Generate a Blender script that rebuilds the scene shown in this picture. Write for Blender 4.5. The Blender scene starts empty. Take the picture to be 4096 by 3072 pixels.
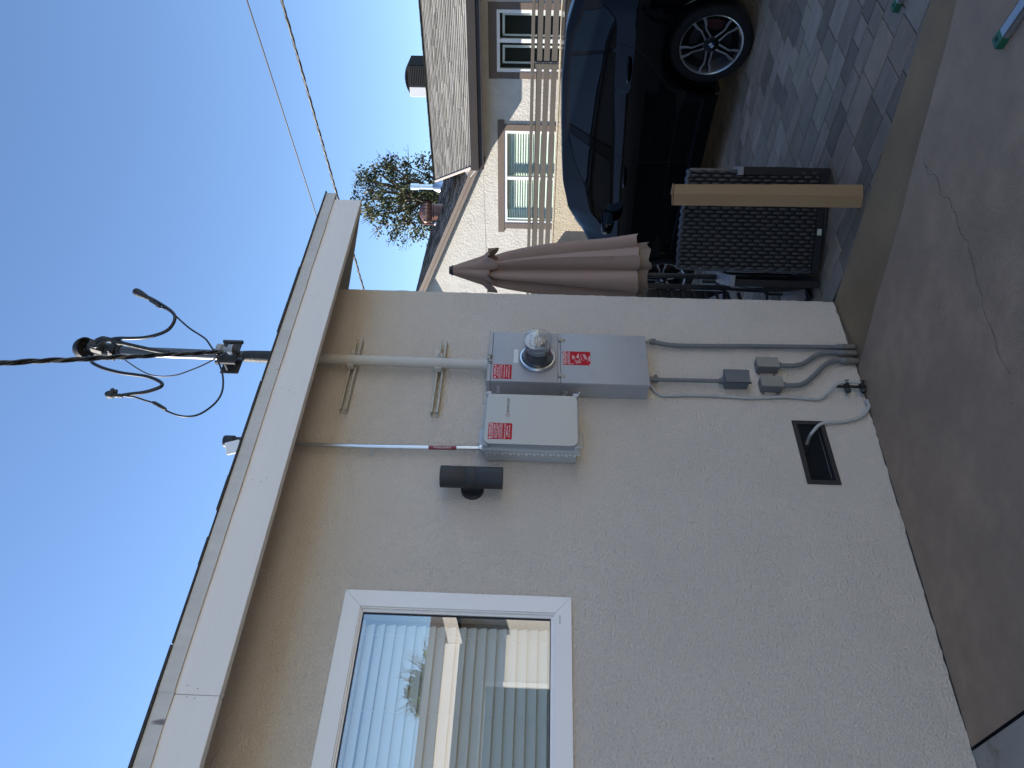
import bpy, bmesh, math, random
from mathutils import Vector, Matrix
random.seed(7)
S = bpy.context.scene
COL = S.collection
rad = math.radians
V = Vector

# ------------------------------------------------------------------ camera
cam_d = bpy.data.cameras.new('camera')
cam = bpy.data.objects.new('camera', cam_d)
COL.objects.link(cam)
yaw, pitch, roll = 0.72566, 0.026722, 0.029126
fwd = V((math.sin(yaw) * math.cos(pitch), math.cos(yaw) * math.cos(pitch), math.sin(pitch)))
r0 = V((math.cos(yaw), -math.sin(yaw), 0)); u0 = r0.cross(fwd)
rgt = math.cos(roll) * r0 + math.sin(roll) * u0
up = -math.sin(roll) * r0 + math.cos(roll) * u0
# the phone was held sideways: the picture's right is the world's down
m = Matrix.Identity(4)
for i in range(3):
    m[i][0] = -up[i]; m[i][1] = rgt[i]; m[i][2] = -fwd[i]
m[0][3], m[1][3], m[2][3] = 0.0, -3.27136, 1.87407
cam.matrix_world = m
cam_d.sensor_width = 36.0
cam_d.lens = 36.0 * 3102.363 / 4096.0
cam_d.clip_start = 0.05; cam_d.clip_end = 2000
S.camera = cam

# ------------------------------------------------------------------ sky, sun, exposure
SUN_AZ = rad(-31.0)      # from +Y towards +X
SUN_EL = rad(29.0)
w = bpy.data.worlds.new('World'); S.world = w; w.use_nodes = True
nt = w.node_tree
bg = nt.nodes['Background']
sky = nt.nodes.new('ShaderNodeTexSky'); sky.sky_type = 'NISHITA'; sky.sun_disc = False
sky.sun_elevation = SUN_EL; sky.sun_rotation = SUN_AZ
sky.air_density = 0.82; sky.dust_density = 0.05; sky.ozone_density = 3.6; sky.altitude = 50
nt.links.new(sky.outputs[0], bg.inputs[0]); bg.inputs[1].default_value = 0.105
sd = bpy.data.lights.new('sun', 'SUN'); sun = bpy.data.objects.new('sun', sd); COL.objects.link(sun)
sd.energy = 4.3; sd.angle = rad(0.5); sd.color = (1.0, 0.93, 0.82)
sdir = V((math.sin(SUN_AZ) * math.cos(SUN_EL), math.cos(SUN_AZ) * math.cos(SUN_EL), math.sin(SUN_EL)))
sun.rotation_euler = sdir.to_track_quat('Z', 'Y').to_euler()
sun.location = (0, 0, 30)
S.view_settings.view_transform = 'Standard'; S.view_settings.look = 'None'
S.view_settings.gamma = 1.0; S.view_settings.exposure = 1.28
S.render.engine = 'CYCLES'
S.cycles.use_denoising = True
S.cycles.max_bounces = 8; S.cycles.diffuse_bounces = 4; S.cycles.transparent_max_bounces = 12
S.cycles.caustics_reflective = False; S.cycles.caustics_refractive = False
S.cycles.sample_clamp_indirect = 6.0

# ------------------------------------------------------------------ materials
def mat(name, col, rough=0.6, metal=0.0, var=None, bump=None, spec=0.5, coat=0.0, stretch=None, attr=None, spots=None, var2=None):
    """Procedural principled material. var=(amount, scale), bump=(scale, distance, detail), stretch=(x,y,z) on coordinates,
    attr = name of a per-face tone attribute, spots=(colour, scale, threshold), var2=(colour, scale, lo, hi) a second tone in patches."""
    M = bpy.data.materials.new(name); M.use_nodes = True
    t = M.node_tree; N = t.nodes; L = t.links
    p = N['Principled BSDF']
    p.inputs['Roughness'].default_value = rough; p.inputs['Metallic'].default_value = metal
    p.inputs['Specular IOR Level'].default_value = spec
    p.inputs['Coat Weight'].default_value = coat; p.inputs['Coat Roughness'].default_value = 0.03
    p.inputs['Base Color'].default_value = (*col, 1)
    tc = N.new('ShaderNodeTexCoord'); src = tc.outputs['Object']
    if stretch:
        mp = N.new('ShaderNodeMapping'); mp.inputs['Scale'].default_value = stretch
        L.new(src, mp.inputs['Vector']); src = mp.outputs['Vector']
    out = None
    def mixc(fac, a, b, kind='MIX'):
        mx = N.new('ShaderNodeMix'); mx.data_type = 'RGBA'; mx.blend_type = kind
        if isinstance(fac, float): mx.inputs[0].default_value = fac
        else: L.new(fac, mx.inputs[0])
        for k, q in ((6, a), (7, b)):
            if isinstance(q, tuple): mx.inputs[k].default_value = (*q[:3], 1)
            else: L.new(q, mx.inputs[k])
        return mx.outputs[2]
    def noise(scale, detail=4.0, rough_=0.6):
        n = N.new('ShaderNodeTexNoise'); n.inputs['Scale'].default_value = scale
        n.inputs['Detail'].default_value = detail; n.inputs['Roughness'].default_value = rough_
        L.new(src, n.inputs['Vector']); return n.outputs['Fac']
    def ramp(sock, lo, hi):
        r = N.new('ShaderNodeMapRange'); r.inputs[1].default_value = lo; r.inputs[2].default_value = hi
        L.new(sock, r.inputs[0]); return r.outputs[0]
    base = col
    if var:
        a, sc = var
        f = ramp(noise(sc), 0.25, 0.75)
        base = mixc(f, tuple(max(0, c * (1 - a)) for c in col), tuple(min(1, c * (1 + a)) for c in col))
    if var2:
        base = mixc(ramp(noise(var2[1], 5.0), var2[2], var2[3]), base, var2[0])
    if attr:
        at = N.new('ShaderNodeAttribute'); at.attribute_name = attr
        base = mixc(1.0, base, at.outputs['Color'], 'MULTIPLY')
    if spots:
        base = mixc(ramp(noise(spots[1], 2.0), spots[2], spots[2] + 0.04), base, spots[0])
    if not isinstance(base, tuple): L.new(base, p.inputs['Base Color'])
    if bump:
        b = N.new('ShaderNodeBump'); b.inputs['Strength'].default_value = 1.0; b.inputs['Distance'].default_value = bump[1]
        L.new(noise(bump[0], bump[2] if len(bump) > 2 else 3.0, 0.55), b.inputs['Height']); L.new(b.outputs[0], p.inputs['Normal'])
    return M

def glass_mat(name, tint=(0.9, 0.95, 0.95), ior=1.5, gloss=(1, 1, 1), extra=0.0):
    M = bpy.data.materials.new(name); M.use_nodes = True
    t = M.node_tree; N = t.nodes; L = t.links; N.remove(N['Principled BSDF'])
    tr = N.new('ShaderNodeBsdfTransparent'); tr.inputs[0].default_value = (*tint, 1)
    gl = N.new('ShaderNodeBsdfGlossy'); gl.inputs['Roughness'].default_value = 0.0; gl.inputs[0].default_value = (*gloss, 1)
    fr = N.new('ShaderNodeFresnel'); fr.inputs[0].default_value = ior
    ad = N.new('ShaderNodeMath'); ad.operation = 'ADD'; ad.use_clamp = True; ad.inputs[1].default_value = extra
    ge = N.new('ShaderNodeNewGeometry'); mu = N.new('ShaderNodeMath'); mu.operation = 'SUBTRACT'; mu.use_clamp = True
    L.new(fr.outputs[0], mu.inputs[0]); L.new(ge.outputs['Backfacing'], mu.inputs[1]); L.new(mu.outputs[0], ad.inputs[0])
    mx = N.new('ShaderNodeMixShader'); L.new(ad.outputs[0], mx.inputs[0]); L.new(tr.outputs[0], mx.inputs[1]); L.new(gl.outputs[0], mx.inputs[2])
    L.new(mx.outputs[0], N['Material Output'].inputs[0]); return M

STUCCO = mat('wall_stucco', (0.71, 0.635, 0.545), 0.92, var=(0.05, 1.6), bump=(92, 0.021, 3.5), spec=0.2)
FACING = mat('facing_stucco', (0.63, 0.615, 0.57), 0.9, var=(0.05, 3))
CREAM = mat('cream_stucco', (0.56, 0.535, 0.49), 0.92, var=(0.10, 5.0), bump=(22, 0.012, 4.0), spec=0.2)
YELLOWISH = mat('block_wall_stucco', (0.52, 0.46, 0.35), 0.92, var=(0.10, 8.0), bump=(40, 0.012, 4.0), spec=0.2)
FOUND = mat('foundation_concrete', (0.10, 0.095, 0.09), 0.95, var=(0.25, 9), bump=(60, 0.004))
SLAB = mat('patio_concrete', (0.375, 0.252, 0.162), 0.85, var=(0.18, 7.0), bump=(90, 0.004), spots=((0.19, 0.14, 0.11), 38.0, 0.74), var2=((0.295, 0.200, 0.132), 2.1, 0.40, 0.70))
SLAB2 = mat('grey_concrete', (0.37, 0.325, 0.265), 0.85, var=(0.2, 3), bump=(120, 0.002), var2=((0.22, 0.17, 0.11), 5.0, 0.58, 0.72))
STRIP = mat('strip_concrete', (0.255, 0.165, 0.085), 0.85, var=(0.22, 2.2), bump=(140, 0.0015), spots=((0.40, 0.38, 0.35), 19.0, 0.76))
PAVER = mat('paver_stone', (0.240, 0.186, 0.138), 0.85, var=(0.22, 14.0), bump=(170, 0.0022), attr='tone', stretch=(1.0, 0.35, 1.0))
SAND = mat('joint_sand', (0.035, 0.033, 0.03), 0.95, var=(0.3, 60))
DIRT = mat('ground_soil', (0.16, 0.14, 0.12), 0.95, var=(0.25, 1.5), bump=(30, 0.01))
FASCIA = mat('fascia_paint', (0.77, 0.715, 0.645), 0.55, var=(0.05, 4), bump=(34, 0.0016, 5.0), stretch=(0.10, 1, 1.6), spots=((0.30, 0.28, 0.25), 22, 0.72))
DRIP = mat('drip_edge_paint', (0.55, 0.52, 0.47), 0.6, var=(0.10, 14), stretch=(1.0, 1, 0.25), bump=(20, 0.002), spots=((0.18, 0.16, 0.15), 16, 0.70))
RAW = mat('eave_wood', (0.42, 0.38, 0.33), 0.8, var=(0.15, 6), bump=(40, 0.002, 5.0), stretch=(1, 0.1, 1.5))
SHING = mat('shingle_black', (0.045, 0.043, 0.042), 0.95, var=(0.4, 60), bump=(200, 0.003))
WHITE = mat('white_vinyl', (0.84, 0.82, 0.79), 0.35, var=(0.02, 3))
BLIND = mat('blind_slat', (0.68, 0.655, 0.59), 0.5)
DARK = mat('dark_interior', (0.05, 0.05, 0.05), 0.9)
BLACKM = mat('black_metal', (0.018, 0.018, 0.020), 0.5, var=(0.15, 9))
LAMPBLK = mat('lamp_black', (0.022, 0.023, 0.026), 0.55, bump=(300, 0.0004))
PANELG = mat('panel_grey', (0.365, 0.365, 0.37), 0.42, var=(0.06, 4), spec=0.5, var2=((0.30, 0.31, 0.335), 6.0, 0.56, 0.75))
SEAM = mat('seam_dark', (0.03, 0.03, 0.035), 0.8)
COMBP = mat('combiner_plastic', (0.47, 0.48, 0.49), 0.45, var=(0.03, 4))
ALU = mat('brushed_lid', (0.34, 0.35, 0.35), 0.40, 0.5, var=(0.03, 2))
STEEL = mat('galvanised_steel', (0.62, 0.63, 0.65), 0.30, 0.95, var=(0.08, 12))
DULLSTEEL = mat('dull_steel', (0.33, 0.32, 0.29), 0.5, 0.6, var=(0.2, 20))
PIPEPAINT = mat('beige_pipe_paint', (0.53, 0.51, 0.46), 0.5, var=(0.05, 6))
STRUTP = mat('strut_paint', (0.47, 0.44, 0.37), 0.55, var=(0.08, 12))
MASTB = mat('mast_steel', (0.05, 0.051, 0.053), 0.75, 0.0, var=(0.2, 8))
TAPE = mat('black_wrap', (0.02, 0.02, 0.02), 0.6, var=(0.5, 30), bump=(60, 0.004), spots=((0.4, 0.4, 0.38), 30, 0.72))
CABLE = mat('cable_black', (0.012, 0.012, 0.013), 0.45)
BARE = mat('bare_aluminium', (0.14, 0.137, 0.13), 0.55, 0.3)
PORCE = mat('porcelain', (0.30, 0.31, 0.33), 0.2)
RED = mat('label_red', (0.44, 0.006, 0.016), 0.5, var=(0.05, 8), spec=0.15)
MAROON = mat('label_maroon', (0.22, 0.012, 0.025), 0.35)
INK = mat('lettering_white', (0.80, 0.74, 0.74), 0.5)
INKD = mat('lettering_dark', (0.05, 0.05, 0.05), 0.5)
INKR = mat('logo_red', (0.30, 0.06, 0.04), 0.5)
PAPER = mat('sticker_silver', (0.62, 0.63, 0.64), 0.4)
PVC = mat('grey_pvc', (0.155, 0.158, 0.160), 0.5, var=(0.10, 10), spots=((0.45, 0.45, 0.44), 17, 0.72))
PVCD = mat('grey_pvc_box', (0.125, 0.132, 0.140), 0.5, var=(0.05, 10))
JBOX = mat('junction_paint', (0.255, 0.245, 0.205), 0.5, var=(0.06, 10))
COUP = mat('brown_coupling', (0.13, 0.118, 0.085), 0.55, var=(0.12, 20))
FLEXW = mat('white_armour', (0.43, 0.42, 0.395), 0.5, var=(0.06, 20))
CLAMPB = mat('corroded_bronze', (0.025, 0.022, 0.018), 0.6, 0.3, var=(0.5, 40))
GLASSW = glass_mat('window_glass', (0.86, 0.92, 0.92), 2.2, extra=.08)
GLASSD = glass_mat('meter_glass', (0.90, 0.92, 0.93), 1.6)

# ------------------------------------------------------------------ mesh builder
class MB:
    def __init__(s): s.v = []; s.f = []; s.tone = {}
    def add(s, vs, fs, tone=None):
        o = len(s.v); s.v += [tuple(q) for q in vs]
        for f in fs:
            if tone is not None: s.tone[len(s.f)] = tone
            s.f.append(tuple(i + o for i in f))
        return s
    def poly(s, pts, tone=None): return s.add(pts, [tuple(range(len(pts)))], tone)
    def bm(s, b, T=None):
        b.verts.ensure_lookup_table(); b.verts.index_update()
        s.add([(T(v.co) if T else v.co) for v in b.verts], [[v.index for v in f.verts] for f in b.faces]); b.free(); return s
    def obox(s, c, ax, h, bev=0.0, seg=1):
        b = bmesh.new(); bmesh.ops.create_cube(b, size=2.0)
        for v in b.verts: v.co = V((v.co.x * h[0], v.co.y * h[1], v.co.z * h[2]))
        if bev > 0: bmesh.ops.bevel(b, geom=b.edges[:], offset=bev, segments=seg, profile=0.5, affect='EDGES')
        c = V(c); a0, a1, a2 = (V(q) for q in ax)
        return s.bm(b, lambda q: c + a0 * q.x + a1 * q.y + a2 * q.z)
    def box(s, x0, x1, y0, y1, z0, z1, bev=0.0, seg=1):
        return s.obox(((x0 + x1) / 2, (y0 + y1) / 2, (z0 + z1) / 2), ((1, 0, 0), (0, 1, 0), (0, 0, 1)),
                      (abs(x1 - x0) / 2, abs(y1 - y0) / 2, abs(z1 - z0) / 2), bev, seg)
    def tube(s, pts, r, n=10, caps=True):
        pts = [V(p) for p in pts]; k = len(pts)
        rs = r if isinstance(r, (list, tuple)) else [r] * k
        vs = []; prev = None
        for i, p in enumerate(pts):
            t = (pts[min(i + 1, k - 1)] - pts[max(i - 1, 0)]).normalized()
            if prev is None:
                a = V((0, 0, 1)) if abs(t.z) < 0.9 else V((1, 0, 0)); nx = t.cross(a).normalized()
            else:
                nx = (prev - t * prev.dot(t)).normalized()
            prev = nx; ny = t.cross(nx)
            for j in range(n):
                an = 2 * math.pi * j / n
                vs.append(p + (nx * math.cos(an) + ny * math.sin(an)) * rs[i])
        fs = [(i * n + j, i * n + (j + 1) % n, (i + 1) * n + (j + 1) % n, (i + 1) * n + j) for i in range(k - 1) for j in range(n)]
        if caps: fs += [tuple(range(n))[::-1], tuple((k - 1) * n + j for j in range(n))]
        return s.add(vs, fs)
    def lathe(s, c, axis, prof, n=24, arc=None):
        """prof = [(radius, height along axis)]"""
        c = V(c); ax = V(axis).normalized(); a = V((0, 0, 1)) if abs(ax.z) < 0.9 else V((1, 0, 0))
        nx = ax.cross(a).normalized(); ny = ax.cross(nx); vs = []
        for r, h in prof:
            for j in range(n):
                an = 2 * math.pi * j / n
                vs.append(c + ax * h + (nx * math.cos(an) + ny * math.sin(an)) * max(r, 1e-5))
        k = len(prof)
        fs = [(i * n + j, i * n + (j + 1) % n, (i + 1) * n + (j + 1) % n, (i + 1) * n + j) for i in range(k - 1) for j in range(n)]
        return s.add(vs, fs)
    def cyl(s, p0, p1, r0, r1=None, n=16):
        r1 = r0 if r1 is None else r1; return s.tube([p0, p1], [r0, r1], n)
    def prism(s, poly, off):
        n = len(poly); off = V(off); a = [V(p) for p in poly]; b = [p + off for p in a]
        fs = [tuple(range(n))[::-1], tuple(range(n, 2 * n))] + [(i, (i + 1) % n, n + (i + 1) % n, n + i) for i in range(n)]
        return s.add(a + b, fs)
    def grid(s, rows, closed=False):
        k = len(rows); n = len(rows[0]); vs = [p for r in rows for p in r]
        fs = [(i * n + j, i * n + j + 1, (i + 1) * n + j + 1, (i + 1) * n + j) for i in range(k - 1) for j in range(n - 1)]
        if closed: fs += [(i * n + n - 1, i * n, (i + 1) * n, (i + 1) * n + n - 1) for i in range(k - 1)]
        return s.add(vs, fs)

def origin_of(o):
    c = V((0, 0, 0)); p = o
    while p is not None: c = c + p.location; p = p.parent
    return c

def link(name, mb, material, parent=None, smooth=40, label=None, loc=None):
    """One mesh object from world-coordinate geometry."""
    me = bpy.data.meshes.new(name)
    if parent is not None: org = origin_of(parent)
    elif loc is not None: org = V(loc)
    else:
        xs = [v[0] for v in mb.v]; ys = [v[1] for v in mb.v]; zs = [v[2] for v in mb.v]
        org = V(((min(xs) + max(xs)) / 2, (min(ys) + max(ys)) / 2, min(zs)))
    me.from_pydata([(v[0] - org.x, v[1] - org.y, v[2] - org.z) for v in mb.v], [], mb.f)
    if mb.tone:
        at = me.color_attributes.new('tone', 'FLOAT_COLOR', 'CORNER')
        for p in me.polygons:
            t = mb.tone.get(p.index, 1.0); t = t if isinstance(t, tuple) else (t, t, t)
            for li in p.loop_indices: at.data[li].color = (*t, 1)
    b = bmesh.new(); b.from_mesh(me)
    bmesh.ops.recalc_face_normals(b, faces=b.faces[:]); b.to_mesh(me); b.free()
    me.materials.append(material)
    if smooth:
        me.shade_smooth(); me.set_sharp_from_angle(angle=rad(smooth))
    o = bpy.data.objects.new(name, me); COL.objects.link(o)
    if parent is not None: o.parent = parent
    else: o.location = org
    if label: o['label'] = label
    return o

def link_each(name, mb, material, parent, smooth=40, centers=None, tone=False):
    """Every separate piece of mb (or every cluster round the given centres) becomes a part of its own."""
    par = list(range(len(mb.v)))
    def fd(i):
        while par[i] != i: par[i] = par[par[i]]; i = par[i]
        return i
    for f in mb.f:
        a = fd(f[0])
        for i in f[1:]: par[fd(i)] = a
    comp = {}
    for fi, f in enumerate(mb.f): comp.setdefault(fd(f[0]), []).append(fi)
    groups = {}
    for k, fl in comp.items():
        if centers is None: g = k
        else:
            ids = {i for f in fl for i in mb.f[f]}; c = sum((V(mb.v[i]) for i in ids), V((0, 0, 0))) / len(ids)
            g = min(range(len(centers)), key=lambda j: (V(centers[j]) - c).length)
        groups.setdefault(g, []).extend(fl)
    out = []
    for g, fl in groups.items():
        ids = sorted({i for f in fl for i in mb.f[f]}); mp = {i: n for n, i in enumerate(ids)}
        q = MB(); q.add([mb.v[i] for i in ids], [[mp[i] for i in mb.f[f]] for f in fl]); out.append(link(name, q, material, parent, smooth))
    return out

def tag(o, label, cat, group=None):
    o['label'] = label; o['category'] = cat
    if group: o['group'] = group
    return o

def thing(name, label, cat, loc, group=None):
    o = bpy.data.objects.new(name, None); COL.objects.link(o); o.location = loc; o.empty_display_size = 0.1
    return tag(o, label, cat, group)

def struct(name, mb, material, smooth=40, parent=None):
    o = link(name, mb, material, parent, smooth)
    if parent is None: o['kind'] = 'structure'
    return o

def copy_tree(o, parent=None):
    c = o.copy(); COL.objects.link(c)
    if parent is not None: c.parent = parent
    for ch in list(o.children): copy_tree(ch, c)
    return c

def text_verts(s, w, h):
    """Lettering mesh scaled to fill w x h, centred on 0, in the XY plane."""
    cu = bpy.data.curves.new('t', 'FONT'); cu.body = s; cu.size = 1.0; cu.offset = 0.012; cu.resolution_u = 2; cu.align_x = 'CENTER'
    ob = bpy.data.objects.new('t', cu); me = bpy.data.meshes.new_from_object(ob)
    vs = [tuple(v.co) for v in me.vertices]; fs = [tuple(p.vertices) for p in me.polygons]
    bpy.data.objects.remove(ob); bpy.data.curves.remove(cu); bpy.data.meshes.remove(me)
    x0 = min(v[0] for v in vs); x1 = max(v[0] for v in vs); y0 = min(v[1] for v in vs); y1 = max(v[1] for v in vs)
    return [((v[0] - (x0 + x1) / 2) * w / (x1 - x0), (v[1] - (y0 + y1) / 2) * h / (y1 - y0)) for v in vs], fs

def put_text(mb, s, cx, cz, w, h, y):
    vs, fs = text_verts(s, w, h)
    mb.add([(cx + a, y, cz + b) for a, b in vs], fs)

def smooth_path(pts, k=6):
    """Catmull-Rom through the points."""
    P = [V(p) for p in pts]; P = [P[0] * 2 - P[1]] + P + [P[-1] * 2 - P[-2]]; out = []
    for i in range(1, len(P) - 2):
        a, b, c, d = P[i - 1:i + 3]
        for j in range(k):
            t = j / k
            out.append(0.5 * ((2 * b) + (c - a) * t + (2 * a - 5 * b + 4 * c - d) * t * t + (3 * b - a - 3 * c + d) * t ** 3))
    out.append(P[-2]); return out

# ================================================================== SETTING
def slab_z(x): return 0.0 if x > 3.1 else min(0.135, 0.035 * (3.1 - x))
struct('ground', MB().poly([(-300, -300, -0.10), (400, -300, -0.10), (400, 400, -0.10), (-300, 400, -0.10)]), DIRT, 0)

def edge_a(y): return 3.670 - 0.1684 * y      # paver edge of the strip
def edge_b(y): return 3.094 - 0.3272 * y if y > -1.85 else 3.094 + 0.3272 * 1.85 - 0.18 * (y + 1.85)
# slab with a slightly raised, worn edge
rows = []
ys = [-9 + 0.15 * i for i in range(61)]
for y in ys:
    xe = edge_b(y) + 0.007 * math.sin(y * 9) + 0.008 * math.sin(y * 3.1 + 1) + random.uniform(-0.006, 0.006)
    xs = [1.040 + (xe - 1.040) * t for t in (0, 0.1, 0.2, 0.3, 0.4, 0.5, 0.6, 0.7, 0.8, 0.9, 0.97)]
    rows.append([(x, y, slab_z(x) + 0.014 + 0.0015 * math.sin(3 * x + 2 * y)) for x in xs] + [(xe, y, slab_z(xe) + 0.012), (xe + 0.012, y, -0.02)])
slab = struct('patio_slab', MB().grid(rows), SLAB)
# crack running through the slab
ck = [(3.388, -1.202), (3.33, -1.175), (3.28, -1.171), (3.22, -1.196), (3.16, -1.192), (3.11, -1.172), (3.079, -1.178), (3.04, -1.200), (3.007, -1.209),
      (2.96, -1.195), (2.921, -1.198), (2.87, -1.175), (2.825, -1.168), (2.78, -1.186), (2.737, -1.187), (2.69, -1.170), (2.649, -1.169), (2.60, -1.148), (2.564, -1.143), (2.50, -1.13), (2.451, -1.114), (2.35, -1.10), (2.2, -1.07), (2.0, -1.09)]
cm = MB(); pr = None
pts = []
for i in range(len(ck) - 1):
    for j in range(3):
        t = j / 3; pts.append((ck[i][0] + (ck[i + 1][0] - ck[i][0]) * t + random.uniform(-.006, .006), ck[i][1] + (ck[i + 1][1] - ck[i][1]) * t + random.uniform(-.008, .008)))
rows = []
for x, y in pts:
    hw = random.uniform(0.0005, 0.0016); z = slab_z(x) + 0.0172
    rows.append([(x, y - hw, z), (x, y + hw, z)])
cm.grid(rows); link('crack', cm, SEAM, slab, 0)
# strip of brown concrete between slab and pavers
rows = []
for y in [-9 + 0.3 * i for i in range(30)] + [-0.15, 0.03]:
    a = edge_a(y) + random.uniform(-.004, .004); b = edge_b(y) - 0.03
    rows.append([(b + (a - b) * t, y, 0.006 - 0.016 * math.sin(math.pi * min(1, t * 1.4)) * (1 - t)) for t in (0, .12, .3, .5, .75, 1)] + [(a + 0.001, y, -0.04)])
struct('concrete_strip', MB().grid(rows), STRIP)
# grey slab beyond the joint at the lower left
def z2(x): return slab_z(1.0) + 0.012
rows = [[(x, y, z2(x) + 0.002 * math.sin(7 * x)) for x in (-9, -4, -1, 0.4, 0.9, 1.026)] + [(1.031, y, 0.03)] for y in (-9, -5, -2, -1, -0.5, 0.02)]
struct('grey_walkway', MB().grid(rows), SLAB2)
struct('slab_joint', MB().poly([(1.0, -9, 0.066), (1.07, -9, 0.066), (1.07, 0.02, 0.066), (1.0, 0.02, 0.066)]), SEAM, 0)

# paver field, one sheet of individually toned stones
struct('paver_bed', MB().poly([(3.2, -9.5, -0.022), (10.9, -9.5, -0.022), (10.9, 10, -0.022), (3.2, 10, -0.022)]), SAND, 0)
pv = MB(); ang = rad(-2.0); ca, sa = math.cos(ang), math.sin(ang)
def clip(poly, f):
    out = []
    for i in range(len(poly)):
        a, b = poly[i], poly[(i + 1) % len(poly)]; fa, fb = f(a), f(b)
        if fa >= 0: out.append(a)
        if fa * fb < 0: t = fa / (fa - fb); out.append((a[0] + (b[0] - a[0]) * t, a[1] + (b[1] - a[1]) * t))
    return out
x = -1.2
PR = random.Random(3)
while x < 8.0:
    wd = PR.choice([0.155, 0.155, 0.235, 0.235]); y = -10.5 + PR.uniform(0, 0.3)
    while y < 9.5:
        ln = PR.choice([0.155, 0.235, 0.235, 0.31, 0.31])
        g = 0.0034
        q = [(x + g, y + g), (x + wd - g, y + g), (x + wd - g, y + ln - g), (x + g, y + ln - g)]
        y += ln
        q = [(3.9 + ca * a - sa * b, sa * a + ca * b) for a, b in q]
        cx = sum(p[0] for p in q) / 4; cy = sum(p[1] for p in q) / 4
        if cx > 11 or cy < -9.2 or cy > 9.8: continue
        if cx < 3.674 + 0.15 and cy > 0: 
            if cx < 3.674: continue
        q = clip(q, lambda p: p[0] - edge_a(min(p[1], 0.3)) - 0.004)
        if len(q) < 3: continue
        cx = sum(p[0] for p in q) / len(q); cy = sum(p[1] for p in q) / len(q)
        r = PR.random()
        tone = (0.62 if r < 0.16 else 0.82 if r < 0.38 else 1.0 if r < 0.75 else 1.18) * PR.uniform(0.93, 1.07)
        tn = (tone * PR.uniform(0.97, 1.06), tone, tone * PR.uniform(0.94, 1.04))
        dz = PR.uniform(-0.0015, 0.0015)
        n = len(q); ins = []
        for (a, b) in q:
            d = math.hypot(a - cx, b - cy); k = max(0, 1 - 0.005 / max(d, .01)); ins.append((cx + (a - cx) * k, cy + (b - cy) * k))
        vs = [(a, b, dz) for a, b in ins] + [(a, b, dz - 0.004) for a, b in q] + [(a, b, -0.025) for a, b in q]
        fs = [tuple(range(n))] + [(i, (i + 1) % n, n + (i + 1) % n, n + i) for i in range(n)] + [(n + i, n + (i + 1) % n, 2 * n + (i + 1) % n, 2 * n + i) for i in range(n)]
        pv.add(vs, fs, tn)
    x += wd
struct('paver_driveway', pv, PAVER, 0)

# ================================================================== NEAR HOUSE
house = thing('stucco_house', 'near beige stucco house with white fascia, electrical boxes on its wall and one white window', 'house', (1.0, 4.0, 0))
XC = 3.674; RB = 0.02
def wall_sheet(mb, x0, x1, z0, z1, y, holes, dx=None):
    xs = sorted({x0, x1, *[h[0] for h in holes], *[h[1] for h in holes]}); zs = sorted({z0, z1, *[h[2] for h in holes], *[h[3] for h in holes]})
    for i in range(len(xs) - 1):
        for j in range(len(zs) - 1):
            cx = (xs[i] + xs[i + 1]) / 2; cz = (zs[j] + zs[j + 1]) / 2
            if any(h[0] < cx < h[1] and h[2] < cz < h[3] for h in holes): continue
            mb.poly([(xs[i], y, zs[j]), (xs[i + 1], y, zs[j]), (xs[i + 1], y, zs[j + 1]), (xs[i], y, zs[j + 1])])
WIN = (-0.35, 1.54, 1.742, 2.622); VENT = (2.300, 2.678, 0.318, 0.455)
wm = MB()
wall_sheet(wm, -6.0, XC - RB, 0.26, 3.26, 0.0, [WIN, VENT])
for (a, b, c_, d), dep in ((WIN, 0.14), (VENT, 0.012)):
    for q in ([(a, c_), (b, c_)], [(b, c_), (b, d)], [(b, d), (a, d)], [(a, d), (a, c_)]):
        wm.poly([(q[0][0], 0, q[0][1]), (q[1][0], 0, q[1][1]), (q[1][0], dep, q[1][1]), (q[0][0], dep, q[0][1])])
# ragged lower edge of the stucco
bx = []
x = -6.0
while x < XC - RB - 0.03:
    bx.append(x); x += random.uniform(0.015, 0.05) if x > 0.3 else 0.3
bx.append(XC - RB)
low = [slab_z(q) + 0.0185 + random.uniform(-0.0035, 0.004) for q in bx]
wm.grid([[(q, 0, 0.26) for q in bx], [(q, 0, z) for q, z in zip(bx, low)], [(q, 0.012, z - 0.003) for q, z in zip(bx, low)]])
# rounded, slightly uneven corner
zz = [0.02 + 0.03 * i for i in range(108)]
rows = []
for z in zz:
    j = random.uniform(-0.0022, 0.0022) + 0.002 * math.sin(z * 5)
    rows.append([(XC - RB, 0, z)] + [(XC - RB + (RB + j) * math.sin(a), RB - (RB + j * .5) * math.cos(a), z) for a in (0.35, 0.8, 1.2, math.pi / 2)] + [(XC, 0.1, z)])
wm.grid(rows)
slope = 0.276
def roof_under(y): return 3.128 + slope * (y + 0.45)
wm.poly([(XC, 0.1, 0.02), (XC, 16, 0.02), (XC, 16, roof_under(0)), (XC, 8, roof_under(8)), (XC, 0.1, roof_under(0.1))])
wm.poly([(-6, 0, 0.02), (-6, 16, 0.02), (-6, 16, roof_under(0)), (-6, 8, roof_under(8)), (-6, 0, roof_under(0))])
wm.poly([(-6, 16, 0.02), (XC, 16, 0.02), (XC, 16, roof_under(0)), (-6, 16, roof_under(0))])
link('wall', wm, STUCCO, house, 60)
link('foundation', MB().poly([(-6, 0.0125, -0.05), (XC - .012, 0.0125, -0.05), (XC - .012, 0.0125, 0.24), (-6, 0.0125, 0.24)]), FOUND, house, 0)
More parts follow.
